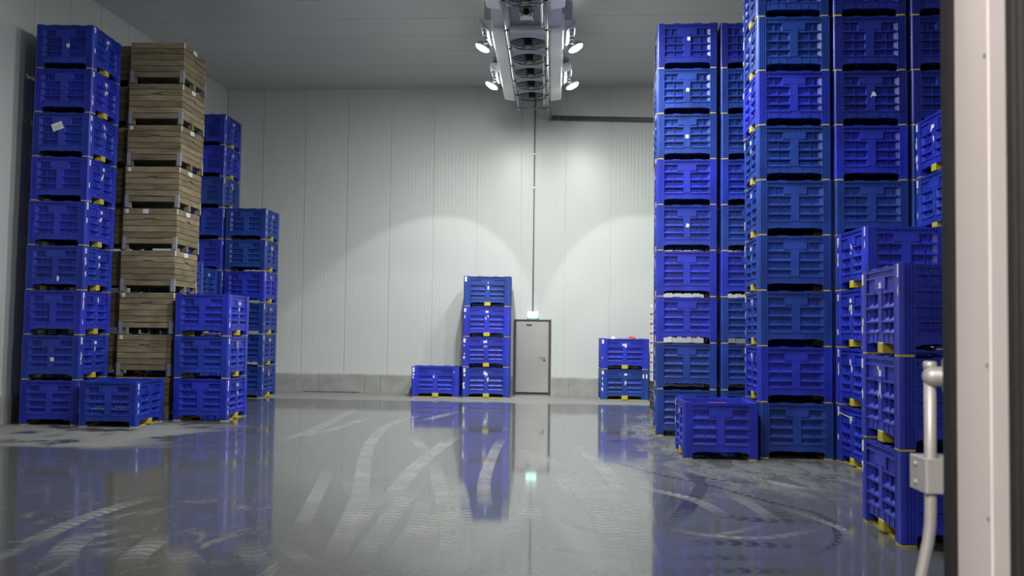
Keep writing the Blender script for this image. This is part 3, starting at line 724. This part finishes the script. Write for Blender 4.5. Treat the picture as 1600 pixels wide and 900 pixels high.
# ---------------------------------------------------------------- ceiling cooler: two fan units in one line, with rails, drain tubes and valve
def disc_hole_plate(mb, x0, x1, y0, y1, cx, cy, r, z, n=32):
    ring = [(cx + r * math.cos(2 * math.pi * k / n), cy + r * math.sin(2 * math.pi * k / n)) for k in range(n)]
    out = []
    for k in range(n):
        a = 2 * math.pi * k / n; dx, dy = math.cos(a), math.sin(a)
        s = min(((x1 - cx) / dx if dx > 1e-9 else (x0 - cx) / dx if dx < -1e-9 else 1e9), ((y1 - cy) / dy if dy > 1e-9 else (y0 - cy) / dy if dy < -1e-9 else 1e9))
        out.append((cx + dx * s, cy + dy * s))
    mb.add([(x, y, z) for x, y in ring] + [(x, y, z) for x, y in out], [(k, (k + 1) % n, n + (k + 1) % n, n + k) for k in range(n)])
    for (xc, yc) in ((x0, y0), (x1, y0), (x1, y1), (x0, y1)):
        ka = math.atan2(yc - cy, xc - cx) % (2 * math.pi); k = int(ka / (2 * math.pi) * n)
        mb.add([(*out[k], z), (*out[(k + 1) % n], z), (xc, yc, z)], ((0, 1, 2),))
FR = .33
def ring_mesh():
    mb = MB(); n = 32
    prof = [(FR, .10), (FR - .005, .0), (FR - .005, -.065), (FR + .012, -.075), (FR + .026, -.065), (FR + .028, -.01), (FR + .05, .0)]
    vs = []
    for k in range(n):
        a = 2 * math.pi * k / n; vs += [(r * math.cos(a), r * math.sin(a), z) for r, z in prof]
    m_ = len(prof); fs = [(k * m_ + i, ((k + 1) % n) * m_ + i, ((k + 1) % n) * m_ + i + 1, k * m_ + i + 1) for k in range(n) for i in range(m_ - 1)]
    mb.add(vs, fs); return mb.mesh('fan_shroud', M['white_metal'], True)
def duct_mesh():
    mb = MB(); n = 32
    vs = [(FR * math.cos(2 * math.pi * k / n), FR * math.sin(2 * math.pi * k / n), z) for z in (.0, .34) for k in range(n)]
    mb.add(vs, [(k, (k + 1) % n, n + (k + 1) % n, n + k) for k in range(n)] + [tuple(range(n, 2 * n))]); return mb.mesh('fan_duct', simple('dark_duct', (.022, .022, .024), .5))
def blade_mesh():
    mb = MB(); n = 7; vs = []
    for i in range(n):
        r = .09 + (FR - .11) * i / (n - 1); w_ = .05 + .05 * math.sin(math.pi * (i + 1) / (n + 1)); tw = R(42 - 18 * i / n)
        for s in (-1, 1): vs.append((r, s * w_ * math.cos(tw) + .02 * i / n, s * w_ * math.sin(tw)))
    fs = [(2 * i, 2 * i + 1, 2 * i + 3, 2 * i + 2) for i in range(n - 1)]
    mb.add(vs + [(x, y, z + .006) for x, y, z in vs], fs + [tuple(q + 2 * n for q in f) for f in fs]); return mb.mesh('fan_blade', M['black'], True)
def hub_mesh():
    mb = MB(); mb.tube([(0, 0, .12), (0, 0, -.19)], .075, 16); mb.cur = 1; mb.tube([(0, 0, -.19), (0, 0, -.215)], [.065, .05], 12); return mb.mesh('fan_hub', [M['black'], M['orange']])
def guard_mesh():
    mb = MB(); n = 28
    for r, zz in ((.12, -.145), (.20, -.142), (.27, -.13), (.31, -.11), (.33, -.09)):
        mb.tube([(r * math.cos(2 * math.pi * k / n), r * math.sin(2 * math.pi * k / n), zz) for k in range(n + 1)], .0035, 4, False)
    for k in range(6):
        a = 2 * math.pi * k / 6 + .3; mb.tube([(q * math.cos(a), q * math.sin(a), zz) for q, zz in ((.05, -.145), (.20, -.142), (.31, -.11), (.345, -.06))], .006, 4)
    return mb.mesh('fan_guard', M['black'])
FM = dict(ring=ring_mesh(), duct=duct_mesh(), blade=blade_mesh(), hub=hub_mesh(), guard=guard_mesh())
EX, EY, ERZ = -1.21 + .043 * .1, 17.0, R(2.46)
ZP = 7.06
def cooler(name, label, y0, y1, fans):
    t = thing(name, label, 'cooler', (EX, EY, ZP), ERZ, 'ceiling coolers')
    mb = MB(); mb.box(-.60, .60, y0 + .02, y1 - .02, .36, .72); link('casing', bevel(mb.mesh('casing', M['casing']), .01), t)
    mb = MB()
    for sx in (-1, 1): mb.box(*sorted((sx * .44, sx * .46)), y0 + .02, y1 - .02, .0, .36)
    for yy in (y0 + .01, y1 - .03): mb.box(-.46, .46, yy, yy + .02, -.005, .36)
    link('fan_box', mb.mesh('fan_box', M['white_metal']), t)
    fp = MB(); edges = [y0 + .02] + [(a + c) / 2 for a, c in zip(fans, fans[1:])] + [y1 - .02]
    for i, fy in enumerate(fans): disc_hole_plate(fp, -.45, .45, edges[i], edges[i + 1], 0, fy, FR + .03, 0)
    link('fan_plate', fp.mesh('fan_plate', M['white_metal']), t)
    bolt = MB(); bolt.tube([(0, 0, 0), (0, 0, -.012)], .014, 8); bme = bolt.mesh('bolt', M['pipe'])
    for i, fy in enumerate(fans):
        s = link('fan_shroud', FM['ring'], t, (0, fy, 0)); link('fan_guard', FM['guard'], s); 
        link('fan_duct', FM['duct'], t, (0, fy, 0.0))
        hb = link('fan_hub', FM['hub'], t, (0, fy, .07))
        for k in range(6): link('fan_blade', FM['blade'], hb, (0, 0, .06), (0, 0, k * math.pi / 3 + i * .37))
        for sx in (-1, 1):
            for sy in (-1, 1):
                yy = fy + sy * .44
                if edges[i] + .02 < yy < edges[i + 1] - .02: link('bolt', bme, t, (sx * .40, yy, 0))
    # smooth drip trays either side, a touch lower than the fan plate and rising outwards
    for sx in (-1, 1):
        mb = MB(); pr = [(.40, -.05), (.42, -.06), (.63, -.03), (.655, .0), (.66, .30), (.62, .30), (.46, .02)]
        poly = [(sx * x, z) for x, z in pr]; n = len(poly)
        mb.add([(x, y0, z) for x, z in poly] + [(x, y1, z) for x, z in poly], [tuple(range(n)), tuple(range(n, 2 * n))] + [(i, (i + 1) % n, n + (i + 1) % n, n + i) for i in range(n)])
        link('drip_tray', mb.mesh('drip_tray', M['white_metal']), t)
    # air deflector hoods along the outer edge, two short hoods and a long lip per side
    for sx in (-1, 1):
        for a, c in ((y0 + .05, y0 + 1.0), (y0 + 2.9, y0 + 3.85)):
            mb = MB(); pr = [(.665, .02), (.70, .0), (.83, .12), (.84, .16), (.84, .19), (.81, .155), (.70, .05), (.665, .06)]
            poly = [(sx * x, z) for x, z in pr]; n = len(poly)
            mb.add([(x, a, z) for x, z in poly] + [(x, c, z) for x, z in poly], [tuple(range(n)), tuple(range(n, 2 * n))] + [(i, (i + 1) % n, n + (i + 1) % n, n + i) for i in range(n)])
            for yy in (a, c - .012): mb.box(*sorted((sx * .66, sx * .845)), yy, yy + .012, .04, .20)
            h = link('deflector_hood', mb.mesh('deflector_hood', M['bright']), t)
            mb = MB(); mb.tube([(sx * .85, a, .19), (sx * .85, c, .19)], .016, 8); link('hood_rail', mb.mesh('hood_rail', M['bright'], True), h)
            for j in range(3):
                yy = a + (c - a) * (j + 1) / 4; mb = MB(); mb.box(*sorted((sx * .70, sx * .83)), yy - .006, yy + .006, .05, .28); link('vane', mb.mesh('vane', M['bright']), h)
        mb = MB(); mb.box(*sorted((sx * .60, sx * .80)), y0 + .3, y1 - .45, .30, .62); link('coil_block', mb.mesh('coil_block', M['casing']), t)
    rod = MB(); rod.tube([(0, 0, .70), (0, 0, H - ZP + .02)], .012, 8); rme = rod.mesh('hanger_rod', M['rod'], True)
    for yy in (y0 + .4, (y0 + y1) / 2, y1 - .4):
        for sx in (-1, 1): link('hanger_rod', rme, t, (sx * .5, yy, 0))
    return t
cf = cooler('overhead_cooler', 'far white ceiling cooler with five dark round fans between floodlights', .10, 5.25, [.66, 1.69, 2.69, 3.69, 4.68])
cooler('overhead_cooler', 'third ceiling cooler above and behind the picture', -12.7, -7.2, [-12.1, -11.1, -10.0, -8.9, -7.8])
cn = cooler('overhead_cooler', 'near white ceiling cooler cut off by the top of the picture', -6.35, -1.17, [-5.82, -4.82, -3.80, -2.78, -1.76])
# connecting box with defrost valve between the two coolers
t = thing('connecting_box', 'lilac-grey box with a black-knobbed valve joining both ceiling coolers', 'box', (EX, EY, ZP), ERZ)
mb = MB(); mb.box(-.60, -.30, -1.16, .09, .035, .70); mb.box(.30, .60, -1.16, .09, .035, .70); link('side_box', mb.mesh('side_box', M['casing']), t)
mb = MB(); mb.box(-.30, .30, -1.16, .09, .075, .70); link('back_plate', mb.mesh('back_plate', simple('slate_grey_sheet', (.20, .20, .225), .5)), t)
mb = MB(); mb.box(-.11, .11, -.60, -.40, .01, .076)
for sx in (-1, 1):
    for yy in (-.68, -.36): mb.box(*sorted((sx * .12, sx * .095)), yy - .05, yy + .05, .02, .06)
vb = link('valve_body', bevel(mb.mesh('valve_body', M['white_metal']), .006), t)
mb = MB(); mb.box(-.05, .05, -.76, -.66, -.01, .076); link('valve_block', mb.mesh('valve_block', M['pipe']), t)
mb = MB(); mb.tube([(0, -.80, -.02), (0, -.80, .076)], .042, 14); link('valve_knob', mb.mesh('valve_knob', M['black'], True), t)
# service rails under both coolers
t = thing('service_rails', 'pair of dull steel rails hanging under the ceiling coolers', 'rail', (EX, EY, ZP - .13), ERZ)
for sx in (-1, 1):
    mb = MB(); mb.tube([(sx * .34, -6.3, 0), (sx * .34, 5.78, 0)], .030, 10); rl = link('rail', mb.mesh('rail', M['pipe'], True), t)
    for yy in (-5, -3.4, -1.9, -.35, .75, 1.9, 3.1, 4.3, 5.5):
        mb = MB(); mb.tube([(sx * .34, yy - .03, 0), (sx * .34, yy + .03, 0)], .037, 10); mb.box(sx * .34 - .012, sx * .34 + .012, yy - .012, yy + .012, .02, .13 if (yy < -1.2 or .1 < yy < 5.2) else .05); link('clamp', mb.mesh('clamp', M['black']), rl)
mb = MB(); mb.tube([(-.38, 5.72, 0), (.38, 5.72, 0)], .018, 8); link('cross_bar', mb.mesh('cross_bar', M['pipe'], True), t)
for a, c, n_ in ((-4.6, -.42, 'near'), (1.35, 5.5, 'far')):
    t = thing('drain_tube', f"white drain tube beside the fans of the {n_} ceiling cooler", 'tube', (EX, EY, ZP - .075), ERZ, 'white drain tubes')
    mb = MB(); mb.tube([(.265, a, 0), (.265, c, 0)], .024, 10); link('tube', mb.mesh('tube_white', M['white_metal'], True), t)
    mb = MB(); mb.tube([(.265, c - .02, 0), (.265, c + .05, 0)], .034, 10); link('end_cap', mb.mesh('end_cap', M['alu'], True), t)
    for k in range(3):
        yy = a + (c - a) * (k + .3) / 3; mb = MB(); mb.box(.255, .275, yy - .015, yy + .015, .0, .075); link('tube_clip', mb.mesh('tube_clip', M['pipe']), t)
# dark drain pipe to the far wall, then along it
t = thing('drain_pipe', 'dark drain pipe running right along the top of the far wall', 'pipe', (0, 0, 0))
PY = YF - .17
mb = MB(); mb.tube([(-1.17, 22.0, 7.20), (-1.17, 23.5, 7.27), (-1.17, PY, 7.345)], .045, 12); link('feed_pipe', mb.mesh('feed_pipe', M['pipe'], True), t)
mb = MB(); mb.tube([(-1.17, PY, 7.345), (XR - .02, PY, 7.12)], .058, 14); mb.tube([(-1.21, PY, 7.345), (-1.10, PY, 7.342)], .068, 14); link('wall_pipe', mb.mesh('wall_pipe', M['darkpipe'], True), t)
for x in (-.95, -.75, .43, 1.61, 2.79, 3.97):
    mb = MB(); z = 7.345 - (x + 1.17) * .0257; mb.tube([(x - .02, PY, z), (x + .02, PY, z)], .066, 14); mb.box(x - .02, x + .02, PY, YF - .002, z - .015, z + .015); cl = link('pipe_clip', mb.mesh('pipe_clip', M['darkpipe'], False), t); mb = MB(); mb.box(x - .012, x + .012, PY - .02, PY + .02, z + .06, z + .13); link('hook', mb.mesh('clip_hook', M['alu']), cl)
# exit sign and its conduit
t = thing('exit_sign', 'small glowing white exit sign box above the steel door', 'sign', (-1.585, YF, 2.04))
mb = MB(); mb.box(-.15, .15, -.085, -.001, 0, .165); link('housing', bevel(mb.mesh('housing', M['white_metal']), .006), t)
mb = MB(); mb.box(-.138, .138, -.089, -.085, .010, .155); link('lit_panel', mb.mesh('lit_panel', M['exit']), t)
mb = MB(); mb.box(-.12, .12, -.075, -.02, -.004, 0); link('lit_underside', mb.mesh('lit_underside', M['exit']), t)
t = thing('conduit', 'thin grey cable conduit rising from the exit sign to the ceiling', 'conduit', (-1.59, YF - .022, 2.2))
mb = MB(); mb.tube([(0, 0, 0), (0, 0, H - 2.2)], .016, 8); link('tube', mb.mesh('conduit', simple('mid_grey_conduit', (.19, .19, .20), .5), True), t)
for z in (.6, 1.5, 2.4, 3.3, 4.2, 5.1):
    mb = MB(); mb.box(-.024, .024, -.02, .02, z - .015, z + .015); link('clip', mb.mesh('clip', M['pipe']), t)

# ---------------------------------------------------------------- floodlights
lens = MB(); n = 20; rings = []
for i in range(6):
    a = R(90) * i / 5; rings.append((0.115 * math.cos(a), -.055 * math.sin(a)))
vs = []
for r, z in rings[:-1]: vs += [(r * 1.25 * math.cos(2 * math.pi * k / n), r * math.sin(2 * math.pi * k / n), z) for k in range(n)]
vs.append((0, 0, rings[-1][1])); fs = []
for i in range(4):
    for k in range(n): fs.append((i * n + k, i * n + (k + 1) % n, (i + 1) * n + (k + 1) % n, (i + 1) * n + k))
fs += [(4 * n + k, 4 * n + (k + 1) % n, 5 * n) for k in range(n)]
lens.add(vs, fs); lens_me = lens.mesh('lens', M['lens'], True)
hs = MB(); hs.tube([(0, 0, .002), (0, 0, .03), (0, 0, .09), (0, 0, .10)], [.14, .14, .10, .05], 20); hs.v = [(x * 1.15, y, z) for x, y, z in hs.v]; house_me = hs.mesh('lamp_housing', M['alu'], True)
spot = bpy.data.lights.new('floodlight_beam', 'SPOT'); spot.energy = LAMP_SPOT; spot.spot_size = R(53.5); spot.spot_blend = .12; spot.shadow_soft_size = .05; spot.color = (1, .995, 1)
flood = bpy.data.lights.new('floodlight_flood', 'SPOT'); flood.energy = LAMP_FLOOD; flood.spot_size = R(150); flood.spot_blend = 1.0; flood.shadow_soft_size = .09; flood.color = (.965, 1, .955)
near_spot = spot.copy(); near_spot.energy = LAMP_SPOT * .6
stray = bpy.data.lights.new('floodlight_stray', 'SPOT'); stray.energy = 26; stray.spot_size = R(26); stray.spot_blend = 1.0; stray.shadow_soft_size = .06
near_flood = flood.copy(); near_flood.energy = LAMP_FLOOD * 1.0
for yy, nm in ((4.24, 'beside the far end of the far cooler'), (1.36, 'beside the first fans of the far cooler'), (-1.95, 'beside the near cooler, just above the picture'), (-4.5, 'beside the near cooler, well above the picture'), (-7.6, 'beside the third cooler, out of the picture')):
    for sx in (-1, 1):
        lx, ly = sx * .89, yy
        c, s_ = math.cos(ERZ), math.sin(ERZ)
        loc = (EX + lx * c - ly * s_, EY + lx * s_ + ly * c, 7.10)
        t = thing('floodlight', f"bright white floodlight on the {'left' if sx < 0 else 'right'}, {nm}", 'lamp', loc, ERZ, 'floodlights under the ceiling')
        tilt = sx * R(-28)                                   # outer edge tipped up
        hd = link('lamp_housing', house_me, t, (0, 0, 0), (R(-6), tilt, 0)); link('lens', lens_me, hd)
        mb = MB(); mb.tube([(-sx * .05, 0, .07), (-sx * .14, 0, .10), (-sx * .235, 0, .14)], .018, 8); link('arm', mb.mesh('arm', M['bright'], True), t)
        for ld, d, off in ((spot if yy > 4 else near_spot, Vector((sx * .292, .56, -.776)), .09), (flood if yy > 0 else near_flood, Vector((sx * .27, .46, -.84)) if yy > 0 else Vector((sx * .46, .12, -.88)), .085)) + (((stray, Vector((-.10 + sx * .085, .99, .02)), .13),) if yy > 4 else ()):
            lo = bpy.data.objects.new(ld.name, ld); COL.objects.link(lo); lo.parent = t
            dl = Matrix.Rotation(-ERZ, 3, 'Z') @ d
            lo.location = dl.normalized() * (off + .03); lo.rotation_euler = dl.to_track_quat('-Z', 'Y').to_euler()

# ---------------------------------------------------------------- bent pipe guard by the doorway
t = thing('pipe_guard', 'matt grey bent pipe guard with bracket, by the door jamb at right', 'pipe', (.80, 2.4, 0))
pts = [(.0, 0, 1.635), (0, 0, 1.4), (0, 0, 1.30), (-.001, 0, 1.26), (-.006, 0, 1.22), (-.014, 0, 1.18), (-.022, 0, 1.14), (-.028, 0, 1.10), (-.03, 0, 1.05), (-.03, 0, .0)]
mb = MB(); mb.tube(pts, .0138, 18); link('upright_pipe', mb.mesh('upright_pipe', M['alu'], True), t)
mb = MB(); mb.tube([(-.019, -.008, 1.610), (-.017, -.008, 1.610), (-.012, -.008, 1.610), (-.005, -.008, 1.610), (.004, -.009, 1.610), (.10, -.02, 1.610), (.24, -.04, 1.610)], [.004, .011, .018, .022, .0235, .0238, .0238], 28)
link('cross_tube', mb.mesh('cross_tube', M['alu'], True), t)
mb = MB(); mb.tube([(0, 0, 1.625), (0, 0, 1.643), (0, 0, 1.646)], [.0155, .0155, .011], 18); link('top_cap', mb.mesh('top_cap', M['alu'], True), t)
mb = MB(); mb.tube([(.038, .028, 1.612), (.046, .028, 1.612)], .048, 20); 
mb.v = [(x, y * .5 + .0, z) for x, y, z in mb.v]; link('flange', mb.mesh('flange', M['alu'], True), t)
mb = MB(); mb.prism([(-.021, .085), (-.018, -.019), (-.013, -.021), (.056, -.021), (.066, -.017), (.09, -.017), (.09, .085)], 1.335, 1.417); br = link('bracket', bevel(mb.mesh('bracket', M['alu']), .0015), t)
for z in (1.355, 1.398):
    mb = MB(); mb.tube([(-.0195, .04, z), (-.0235, .04, z), (-.026, .04, z)], [.0062, .006, .003], 10); link('screw', mb.mesh('bracket_screw', M['bright'], True), br)
mb = MB(); mb.box(.07, .35, -.2, .01, 1.35, 1.40); mb.box(.18, .35, -.2, .01, 1.59, 1.63); link('wall_mount', mb.mesh('wall_mount', M['alu']), t)

# ---------------------------------------------------------------- tyre tracks on the floor
TRACKS = [('light',0.25,[(-1.84,6.8),(-2.05,8.09),(-2.38,9.98),(-2.89,12.32),(-3.34,14.71),(-3.6,17.39),(-3.35,19.51)]),('light',0.22,[(-1.83,7.32),(-2.02,8.4),(-2.14,9.46),(-2.39,10.97)]),('light',0.28,[(-1.88,8.42),(-2.03,9.89),(-2.17,12.0),(-2.19,14.0),(-2.18,16.01)]),('light',0.22,[(-1.43,6.92),(-1.48,7.79),(-1.56,8.91),(-1.82,10.72)]),('light',0.22,[(-2.08,12.7),(-1.61,10.42),(-1.27,8.62),(-1.08,7.51),(-0.99,6.84)]),('light',0.26,[(-1.74,11.76),(-1.43,10.45),(-1.19,8.97),(-0.96,7.52)]),('light',0.26,[(-0.83,10.88),(-0.63,9.83),(-0.5,8.52),(-0.45,7.68)]),('light',0.2,[(-2.41,7.94),(-2.58,8.76),(-3.01,10.87),(-3.22,11.82)]),('light',0.3,[(-4.68,14.13),(-4.66,16.29),(-5.05,20.98)]),('light',0.3,[(-0.97,14.09),(-0.53,12.74),(-0.18,11.53)]),('light',0.2,[(-0.52,12.51),(-0.25,10.32),(-0.2,9.24)]),('light',0.2,[(-0.97,9.0),(-1.22,11.17),(-1.37,13.87),(-1.41,15.44)]),('light',0.2,[(-2.71,12.83),(-2.25,12.09)]),('light',0.22,[(-1.27,6.87),(-1.33,7.82),(-1.45,9.05),(-1.63,10.1)]),('light',0.2,[(-2.44,8.23),(-2.07,7.37)]),('light',0.25,[(-1.65,6.75),(-1.73,7.58),(-1.82,8.88),(-1.87,10.07),(-1.89,11.06)]),('light',0.22,[(-0.57,6.9),(-0.63,7.91),(-0.76,9.16),(-0.83,10.23)]),('light',0.22,[(-0.68,6.88),(-0.78,7.72),(-0.89,8.46)]),('light',0.22,[(-0.79,6.87),(-0.86,7.71),(-0.96,8.45)]),('light',0.3,[(-4.57,14.81),(-4.36,15.95),(-4.24,18.22),(-3.73,19.42)]),('light',0.3,[(-2.76,20.55),(-2.98,19.03),(-3.22,17.71)]),('light',0.2,[(-4.24,14.22),(-4.51,15.92),(-4.15,16.4)]),('light',0.2,[(-2.97,11.45),(-2.6,10.42),(-2.39,9.69)]),('light',0.2,[(-2.46,7.65),(-2.17,7.19),(-1.9,6.79)]),('light',0.22,[(-3.04,15.84),(-2.51,14.24),(-2.11,12.69)]),('light',0.3,[(-0.63,12.99),(-0.23,11.3),(0.03,9.71),(0.16,8.3),(0.2,6.95)]),('light',0.3,[(-0.52,12.76),(0.0,11.15),(0.27,9.61),(0.4,8.13),(0.41,6.98)]),('light',0.26,[(-0.48,15.44),(-0.03,13.36),(0.26,11.19),(0.36,9.23)]),('light',0.24,[(0.29,11.38),(0.48,10.37),(0.5,9.25),(0.47,8.34)]),('light',0.18,[(-0.47,9.84),(-0.13,8.68),(0.28,8.21)]),('light',0.2,[(-0.37,7.83),(-0.13,7.69),(0.27,7.41)]),('dark',0.1,[(0.1,13.38),(0.71,12.06),(1.3,11.18),(1.81,10.12),(2.16,9.5),(2.1,8.58),(1.9,8.06),(1.56,7.67)]),('dark',0.22,[(0.75,12.28),(1.14,12.13),(1.22,11.16),(0.9,9.57),(0.53,8.35)]),('dark',0.2,[(0.78,10.92),(0.81,10.27),(0.66,9.27)]),('dark',0.14,[(0.77,11.66),(1.22,11.73),(1.76,11.44),(2.43,11.94)]),('dark',0.28,[(1.0,9.58),(1.31,9.25),(1.74,9.13),(2.32,9.22)]),('dark',0.26,[(0.51,7.96),(1.05,8.13),(1.45,8.09),(1.94,8.07)]),('dark',0.22,[(0.46,7.52),(0.98,7.59),(1.56,7.67)]),('dark',0.22,[(0.42,7.12),(1.11,7.21),(1.65,7.25)]),('light',0.14,[(0.73,8.18),(1.21,8.55),(1.62,9.05)]),('dark',0.3,[(1.68,10.1),(1.76,9.44),(1.66,8.94)]),('light',0.2,[(1.6,12.43),(2.27,11.16),(2.89,10.92)]),('dark',0.24,[(1.0,11.31),(0.88,10.13),(0.67,9.03)]),('dark',0.24,[(1.09,10.8),(0.96,9.85),(0.73,8.7)]),('light',0.2,[(1.34,10.84),(1.58,9.94),(1.69,8.73)]),('light',0.2,[(0.32,11.2),(0.66,10.72),(1.09,10.01),(1.28,8.89)]),('dark',0.2,[(1.51,12.2),(1.95,12.27),(2.28,11.81)]),('dark',0.3,[(0.11,14.54),(0.39,15.43),(0.55,14.32)]),('dark',0.2,[(0.64,15.66),(0.78,14.67),(0.96,13.54)]),('dark',0.24,[(2.47,11.84),(2.78,11.96),(3.13,11.93)]),('light',0.16,[(0.54,8.78),(0.96,8.41),(1.5,8.39),(2.19,9.02)]),('light',0.12,[(1.78,9.98),(2.08,9.24),(2.19,8.69),(2.0,8.08)]),('light',0.25,[(-4.21,6.88),(-4.4,7.64),(-4.46,8.33),(-4.41,9.08),(-4.27,9.63)]),('light',0.3,[(-3.67,6.52),(-3.92,7.04),(-4.05,7.48),(-4.09,7.98)]),('light',0.28,[(-3.19,6.58),(-3.35,7.0),(-3.45,7.56),(-3.64,7.97)]),('light',0.3,[(-3.22,7.39),(-2.99,7.05),(-2.7,6.6)]),('light',0.14,[(-3.96,7.81),(-3.64,7.93)]),('light',0.14,[(-3.86,7.54),(-3.49,7.35)]),('light',0.14,[(-3.37,7.86),(-2.93,7.78)]),('light',0.3,[(-2.72,6.75),(-2.59,7.11)]),('light',0.28,[(-2.82,7.79),(-2.51,7.18),(-2.25,6.66)]),('light',0.14,[(-3.46,8.23),(-3.41,8.75)]),('light',0.3,[(-3.14,7.4),(-2.91,7.64)]),('light',0.3,[(-3.8,7.06),(-3.66,7.14),(-3.42,6.93)]),('light',0.3,[(-4.11,7.27),(-4.2,7.66)]),('light',0.2,[(-4.07,6.79),(-3.81,6.45)]),('light',0.25,[(-4.68,7.74),(-4.55,7.84)]),('light',0.2,[(-3.72,7.26),(-3.54,7.28)]),('light',0.2,[(-4.27,7.8),(-4.03,7.62),(-3.96,7.85),(-3.89,8.09)]),('light',0.2,[(-3.28,7.13),(-3.1,6.86)]),('dark',0.3,[(-8.3,15.0),(-8.23,14.46),(-8.38,14.3)]),('dark',0.3,[(-7.77,15.4),(-7.55,14.73),(-7.52,14.34)])]
def ribbon(pts, w_, kind, z):
    P3 = [Vector((x, y)) for x, y in pts]
    P3 = [P3[0] * 2 - P3[1]] + P3 + [P3[-1] * 2 - P3[-2]]
    out = []
    for i in range(1, len(P3) - 2):
        seg = max(8, int((P3[i + 1] - P3[i]).length / .12))
        for k in range(seg + (1 if i == len(P3) - 3 else 0)):
            t_ = k / seg; a, b_, c, d = P3[i - 1], P3[i], P3[i + 1], P3[i + 2]
            out.append(.5 * ((2 * b_) + (c - a) * t_ + (2 * a - 5 * b_ + 4 * c - d) * t_ ** 2 + (3 * b_ - a - 3 * c + d) * t_ ** 3))
    n = len(out); vs = []; uv = []; fade = []; s = 0.0
    for i, p in enumerate(out):
        tg = (out[min(i + 1, n - 1)] - out[max(i - 1, 0)]).normalized(); nr = Vector((-tg.y, tg.x))
        if i: s += (p - out[i - 1]).length
        for q in (-1, 0, 1):
            vv = p + nr * q * w_ / 2; vs.append((vv.x, vv.y, z)); uv.append((q, s)); fade.append(min(1.0, i / 14, (n - 1 - i) / 14))
    fs = [(3 * i + j, 3 * i + j + 1, 3 * i + j + 4, 3 * i + j + 3) for i in range(n - 1) for j in (0, 1)]
    me = bpy.data.meshes.new('tyre_track'); me.from_pydata(vs, [], fs); me.materials.append(M['track_' + kind])
    ul = me.uv_layers.new(name='UVMap')
    for lp in me.loops: ul.data[lp.index].uv = uv[lp.vertex_index]
    at = me.attributes.new('fade', 'FLOAT', 'POINT'); at.data.foreach_set('value', fade)
    return link('tyre_track', me, floor)
for i, (kind, w_, pts) in enumerate(TRACKS): ribbon(pts, w_ * .85, kind, .0008 + i * .00005)
